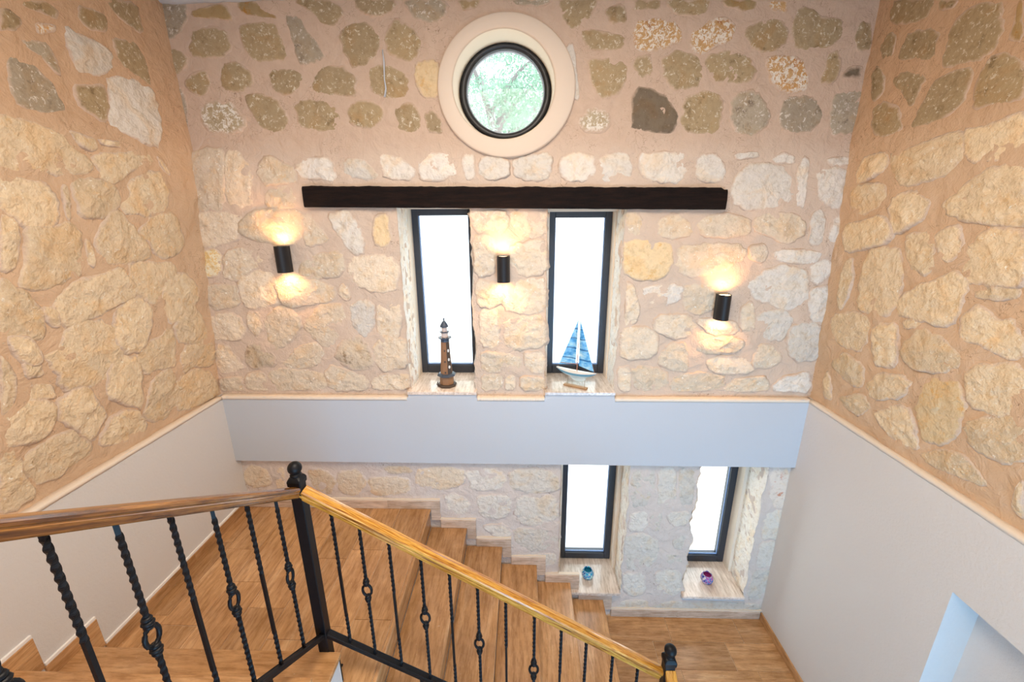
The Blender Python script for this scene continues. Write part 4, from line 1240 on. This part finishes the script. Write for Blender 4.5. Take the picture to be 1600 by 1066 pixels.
lh = empty('lighthouse_figurine', (-.552, 2.835, 2.040))
tag(lh, 'brown and dark blue model lighthouse standing on the left upper window sill', 'figurine')
def octr(r, z, n=8, ph=math.pi/8): return [(r*math.cos(ph+2*math.pi*i/n), r*math.sin(ph+2*math.pi*i/n), z) for i in range(n)]
MB().rings([octr(.070, 0), octr(.070, .010), octr(.062, .016), octr(.062, .018)]).build('base', M_BROWND, lh)
MB().rings([octr(.052, .016), octr(.050, .060), octr(.048, .080)]).build('plinth', M_BROWN, lh)
MB().rings([octr(.046, .078), octr(.066, .080), octr(.068, .086), octr(.058, .094), octr(.044, .098)]).build('skirt_roof', M_SLATE, lh)
tw = MB().rings([octr(.0435, .092), octr(.036, .21), octr(.0305, .335)]).build('tower', M_BROWN, lh)
# dark front panels with oval windows
def face_pt(k, u, z, off=.0012):
    r = .0435 + (.0305 - .0435) * (z - .092) / (.335 - .092)
    a0 = math.pi/8 + 2*math.pi*k/8; a1 = a0 + 2*math.pi/8
    p0 = Vector((math.cos(a0), math.sin(a0), 0)) * (r + off); p1 = Vector((math.cos(a1), math.sin(a1), 0)) * (r + off)
    q = p0.lerp(p1, u); return (q.x, q.y, z)
for k in (5, 6):
    v = [face_pt(k, u, z, .0016) for z in (.096, .33) for u in (.02, .98)]
    v2 = [face_pt(k, u, z, -.003) for z in (.096, .33) for u in (.02, .98)]
    if k == 6 or k == 5:
        MB().add(v + v2, [(0, 1, 3, 2), (4, 6, 7, 5), (0, 4, 5, 1), (1, 5, 7, 3), (3, 7, 6, 2), (2, 6, 4, 0)]).build('dark_panel', M_BROWND if k == 6 else M_BROWN, tw)
for z in (.150, .205, .27):
    pts = [face_pt(6, .5 + .26*math.cos(2*math.pi*i/12), z + .0115*math.sin(2*math.pi*i/12), .0032) for i in range(12)]
    pts2 = [face_pt(6, .5 + .26*math.cos(2*math.pi*i/12), z + .0115*math.sin(2*math.pi*i/12), 0) for i in range(12)]
    MB().rings([pts2, pts]).build('oval_window', M_WHITEP, tw)
for z in (.105, .185, .265):
    v = [face_pt(5, u, zz, .004) for zz in (z, z+.013) for u in (.35, .68)]; v2 = [face_pt(5, u, zz, 0) for zz in (z, z+.013) for u in (.35, .68)]
    MB().add(v + v2, [(0, 1, 3, 2), (4, 6, 7, 5), (0, 4, 5, 1), (1, 5, 7, 3), (3, 7, 6, 2), (2, 6, 4, 0)]).build('small_window', M_BROWND, tw)
MB().lathe([(.031, .332), (.031, .350), (.037, .354), (.046, .358), (.047, .363), (.030, .364)], 16).build('lower_gallery', M_SLATE, lh)
MB().lathe([(.024, .362), (.024, .398), (.022, .40)], 12).build('lower_lantern', M_PALEW, lh)
MB().lathe([(.022, .397), (.033, .400), (.034, .405), (.022, .406)], 16).build('upper_gallery', M_SLATE, lh)
MB().lathe([(.0185, .404), (.0185, .438)], 10).build('upper_lantern', M_PALEW, lh)
MB().lathe([(.018, .436), (.029, .438), (.029, .443), (.024, .456), (.013, .474), (.005, .482), (.005, .488), (.0075, .493), (.004, .499), (.001, .503)], 16).build('roof_cap', M_SLATE, lh, smooth=True)
g = MB()
for rr, zz, hh, n in ((.044, .363, .020, 10), (.031, .405, .026, 8)):
    for i in range(n):
        a = 2*math.pi*i/n; g.tube([(rr*math.cos(a), rr*math.sin(a), zz), (rr*math.cos(a), rr*math.sin(a), zz+hh)], .0011, 5)
    g.tube([(rr*math.cos(2*math.pi*i/20), rr*math.sin(2*math.pi*i/20), zz+hh) for i in range(20)], .0012, 5, close=True)
g.build('gallery_railing', M_PALEW, lh)
MB().tube([(-.058, -.038, .016), (-.060, -.042, .040), (-.056, -.040, .048)], .004, 6).tube([(-.070, -.030, .022), (-.060, -.045, .016), (-.046, -.052, .024)], .0035, 6).build('anchor', M_BROWND, lh)

# ---- model yacht
bo = empty('model_sailboat', (.372, 2.806, 2.042), math.atan2(2.765 - 2.857, .457 - .294))
tag(bo, 'small model sailboat with blue patchwork sails on the right upper window sill', 'figurine')
def mk_hull():
    m, nt, b = new_mat('white_blue_striped_hull', .4, .4)
    tc = nt.nodes.new('ShaderNodeTexCoord'); sp = nt.nodes.new('ShaderNodeSeparateXYZ'); nt.links.new(tc.outputs['Object'], sp.inputs[0])
    zz = math_n(nt, 'SUBTRACT', sp.outputs['Z'], math_n(nt, 'MULTIPLY', math_n(nt, 'MULTIPLY', sp.outputs['X'], sp.outputs['X']), .7))
    c = ramp(nt, math_n(nt, 'MULTIPLY', zz, 6.0), [(0, (.62, .70, .66)), (.555, (.70, .76, .74)), (.56, (.08, .30, .42)), (.66, (.04, .16, .38)), (.665, (.80, .78, .72)), (1, (.82, .76, .68))], 'CONSTANT')
    c = mixc(nt, nz(nt, tc.outputs['Object'], 60, 4), c, mixc(nt, .3, c, (.5, .5, .45)))
    nt.links.new(c, b.inputs['Base Color']); return m
M_HULL = mk_hull()
rs = []
for i in range(21):
    s = -.150 + .300 * i / 20; t = (i / 20)
    w = .030 * (math.sin(math.pi * min(1, t * .93 + .07)) ** .8) * (1 - .15 * t) if t < .995 else .001
    zd = .118 + .012 * (2*t - 1) ** 2 + .004 * t
    dp = .046 * (math.sin(math.pi * (t * .94 + .03))) ** .75
    w = max(w, .0015)
    rs.append([(s, w*math.cos(a) if abs(math.cos(a)) > 1e-6 else 0, zd - dp * max(0, math.sin(a)) ** .8) for a in [math.pi*k/12 for k in range(13)]])
hull = MB().rings(rs).build('hull', M_HULL, bo, smooth=True)
rs = []
for i in range(9):
    s = -.052 + .112 * i / 8; t = i / 8; dd = .030 * math.sin(math.pi * (t*.9+.05)) ** .6
    rs.append([(s + .01, -.006, .085), (s + .014, -.003, .078 - dd), (s + .014, .003, .078 - dd), (s + .01, .006, .085)])
MB().rings(rs).build('keel', M_HULL, bo)
MB().bbox(-.09, .10, -.0275, .0275, .018, .0295, .003).v and None
mb = MB().bbox(-.088, .088, -.016, .016, .0, .012, .002); mb.build('stand_plank', plain('raw_wood', (.42, .27, .15), .6, .3), bo)
M_ROD = plain('brass_rod', (.35, .25, .15), .4, .5)
for s in (-.062, .068): MB().tube([(s, 0, .010), (s, 0, .082)], .0016, 6).build('stand_rod', M_ROD, bo)
M_SPAR = plain('reddish_spar', (.46, .20, .12), .5, .4)
MB().tube([(.006, 0, .12), (.012, 0, .560)], [.0034, .0016], 8).build('mast', M_SPAR, bo)
MB().tube([(.004, 0, .175), (-.118, 0, .166)], .0022, 6).build('boom', M_SPAR, bo)
def mk_sail():
    m, nt, b = new_mat('blue_patchwork_cloth', .7, .2)
    tc = nt.nodes.new('ShaderNodeTexCoord'); p = tc.outputs['Object']
    mp = nt.nodes.new('ShaderNodeMapping'); mp.inputs['Scale'].default_value = (1, 1, 2.2); nt.links.new(p, mp.inputs[0])
    c = ramp(nt, nz(nt, mp.outputs[0], 16, 5, .65), [(.30, (.06, .30, .62)), (.42, (.16, .52, .84)), (.54, (.40, .74, .93)), (.66, (.78, .92, .96))])
    w = N(nt, 'ShaderNodeTexWave', wave_type='BANDS', bands_direction='Z', i_Scale=4.4, i_Distortion=1.2); nt.links.new(p, w.inputs['Vector'])
    ln = ramp(nt, w.outputs['Fac'], [(.0, (.20, .32, .50)), (.07, (1, 1, 1))])
    c = mixc(nt, .9, c, ln, 'MULTIPLY')
    nt.links.new(c, b.inputs['Base Color'])
    t = nt.nodes.new('ShaderNodeBsdfTranslucent'); nt.links.new(c, t.inputs[0])
    mx = nt.nodes.new('ShaderNodeMixShader'); mx.inputs[0].default_value = .35
    out = nt.nodes['Material Output']
    nt.links.new(b.outputs[0], mx.inputs[1]); nt.links.new(t.outputs[0], mx.inputs[2]); nt.links.new(mx.outputs[0], out.inputs[0])
    return m
M_SAIL = mk_sail()
def sail(A, B, Cc, belly, name):
    """triangle A (head) B, Cc (foot corners) with a belly and real cloth thickness"""
    A, B, Cc = Vector(A), Vector(B), Vector(Cc); n = 12; V = []
    for sgn in (-.0006, .0006):
        for i in range(n + 1):
            for j in range(i + 1):
                t = i / n; u = j / i if i else 0
                p = A.lerp(B, t).lerp(A.lerp(Cc, t), u)
                p = p + Vector((0, belly * math.sin(math.pi * t) * math.sin(math.pi * u) + sgn, 0)); V.append(tuple(p))
    h = len(V) // 2; F = []
    idx = lambda i, j: i*(i+1)//2 + j
    for i in range(n):
        for j in range(i + 1):
            F.append((idx(i, j), idx(i+1, j), idx(i+1, j+1))); F.append((h+idx(i, j), h+idx(i+1, j+1), h+idx(i+1, j)))
            if j < i:
                F.append((idx(i, j), idx(i+1, j+1), idx(i, j+1))); F.append((h+idx(i, j), h+idx(i, j+1), h+idx(i+1, j+1)))
    mesh_obj(name, V, F, M_SAIL, bo, smooth=True)
sail((.004, 0, .500), (-.132, 0, .150), (-.006, 0, .180), .012, 'mainsail')
sail((.016, 0, .500), (.020, 0, .165), (.132, 0, .138), -.012, 'jib')
MB().tube([(.012, 0, .53), (.138, 0, .130)], .0008, 4).tube([(.008, 0, .53), (-.140, 0, .128)], .0006, 4).build('stay', M_SPAR, bo)
MB().bbox(-.055, .010, -.011, .011, .112, .128, .003).build('cabin', M_WHITEP, bo)

# ---- mosaic candle holders
def mosaic(name, cols):
    m, nt, b = new_mat(name, .25, .5)
    tc = nt.nodes.new('ShaderNodeTexCoord'); p = tc.outputs['Object']
    v = N(nt, 'ShaderNodeTexVoronoi', feature='F1', i_Scale=52.0); nt.links.new(p, v.inputs['Vector'])
    sp = nt.nodes.new('ShaderNodeSeparateColor'); nt.links.new(v.outputs['Color'], sp.inputs[0])
    k = len(cols); c = ramp(nt, sp.outputs[0], [(i / k, cc) for i, cc in enumerate(cols)], 'CONSTANT')
    e = N(nt, 'ShaderNodeTexVoronoi', feature='DISTANCE_TO_EDGE', i_Scale=52.0); nt.links.new(p, e.inputs['Vector'])
    g = ramp(nt, e.outputs['Distance'], [(.05, (1, 1, 1)), (.10, (0, 0, 0))])
    c = mixc(nt, math_n(nt, 'MULTIPLY', g, .55), c, (.60, .58, .56)); nt.links.new(c, b.inputs['Base Color'])
    bump(nt, b, e.outputs['Distance'], .4, .003); return m
def pot(x, y, z, mat, inner, label):
    o = empty('candle_holder', (x, y, z)); tag(o, label, 'candle holder', 'glass mosaic candle holders')
    MB().lathe([(.024, 0), (.031, .002), (.042, .013), (.049, .030), (.050, .042), (.046, .058), (.038, .069), (.035, .074), (.0365, .080), (.035, .082), (.032, .080), (.0315, .074)], 28, cap=False).build('bowl', mat, o, smooth=True)
    MB().lathe([(.0315, .075), (.033, .068), (.040, .056), (.044, .038), (.036, .014), (.002, .009)], 24, cap=False).build('inner_glass', inner, o, smooth=True)
    MB().lathe([(.001, .011), (.019, .011), (.019, .024), (.001, .024)], 16).build('tea_light', M_WHITEP, o)
M_POTB = mosaic('turquoise_mosaic', [(.01, .20, .50), (.02, .36, .62), (.04, .50, .72), (.01, .14, .42), (.40, .72, .62), (.02, .32, .60)])
M_POTP = mosaic('purple_mosaic', [(.05, .05, .35), (.42, .10, .40), (.10, .10, .55), (.70, .60, .66), (.04, .12, .50), (.35, .06, .30)])
pot(.548, 2.872, .276, M_POTB, plain('deep_turquoise_glass', (.02, .30, .48), .2), 'small round turquoise mosaic candle holder on the left lower window sill')
pot(1.541, 2.862, .258, M_POTP, plain('deep_magenta_glass', (.42, .05, .28), .2), 'small round purple and blue mosaic candle holder on the right lower window sill')

# ================================================================== OUTSIDE
def mk_leaf(name, a, b_):
    m, nt, b = new_mat(name, .6, .2)
    info = nz(nt, pos(nt), 3.0, 3)
    c = ramp(nt, info, [(.35, a), (.6, b_)]); nt.links.new(c, b.inputs['Base Color'])
    t = nt.nodes.new('ShaderNodeBsdfTranslucent'); nt.links.new(c, t.inputs[0])
    mx = nt.nodes.new('ShaderNodeMixShader'); mx.inputs[0].default_value = .5
    nt.links.new(b.outputs[0], mx.inputs[1]); nt.links.new(t.outputs[0], mx.inputs[2]); nt.links.new(mx.outputs[0], nt.nodes['Material Output'].inputs[0]); return m
M_LEAF = mk_leaf('silvery_olive_leaf', (.19, .31, .23), (.36, .48, .37))
M_BARK = plain('grey_olive_bark', (.26, .22, .22), .9, .1)
M_GROUND = plain('sunlit_pale_gravel', (.80, .79, .76), .95, .1)
MB().box(-40, 40, 3.25, 90, -.25, -.05).build('ground', M_GROUND, kind='structure')
def tree(x, y, label, seed, crown, scale=1.0, nl=9000, trunk_to=(.35, 0, 5.4)):
    rnd = random.Random(seed)
    t = empty('olive_tree', (x, y, -.05)); tag(t, label, 'tree', 'trees outside the round window')
    top = Vector(trunk_to)
    MB().tube([(0, 0, 0), (.05, 0, 1.5), (-.05, .05, 3.0), (0, 0, 4.3), top], [.17, .14, .12, .10, .05], 10).build('trunk', M_BARK, t, smooth=True)
    for k in range(9):
        a = k * 2.4; s = Vector((0, 0, 3.9 + .16 * k)); e = s + Vector((math.cos(a) * 1.1, math.sin(a) * .9, rnd.uniform(.6, 1.3)))
        MB().tube([s, s.lerp(e, .5) + Vector((0, 0, .12)), e], [.06, .035, .012], 6).build('branch', M_BARK, t, smooth=True)
    V = []; F = []
    cl = []
    for k in range(70):
        a = rnd.uniform(0, 6.283); r = rnd.random() ** .5 * crown[0]
        cl.append((r*math.cos(a), r*math.sin(a)*.8, crown[1] + rnd.uniform(-1, 1) * crown[2]))
    for k in range(nl):
        c = rnd.choice(cl); d = Vector((rnd.gauss(0, .20), rnd.gauss(0, .20), rnd.gauss(0, .16)))
        p = Vector(c) + d; a = Vector((rnd.gauss(0, 1), rnd.gauss(0, 1), rnd.gauss(0, 1))).normalized()
        b = a.cross(Vector((rnd.gauss(0, 1), rnd.gauss(0, 1), 1))).normalized()
        L = .038 * scale; w = .012 * scale; n = len(V); nn = a.cross(b) * .003
        V += [tuple(p - a*L), tuple(p + b*w + nn), tuple(p + a*L), tuple(p - b*w + nn)]; F.append((n, n+1, n+2, n+3))
    mesh_obj('foliage', V, F, M_LEAF, t, kind='stuff')
tree(-.62, 9.0, 'grey-green olive tree with forked trunk nearest outside the round window', 4, (1.9, 5.9, 1.25), 1.3, 15000, (.30, 0, 5.6))
tree(.15, 14.0, 'paler olive tree standing further off behind the nearest one outside the round window', 9, (2.6, 7.2, 1.9), 1.7, 14000, (.2, 0, 6.4))
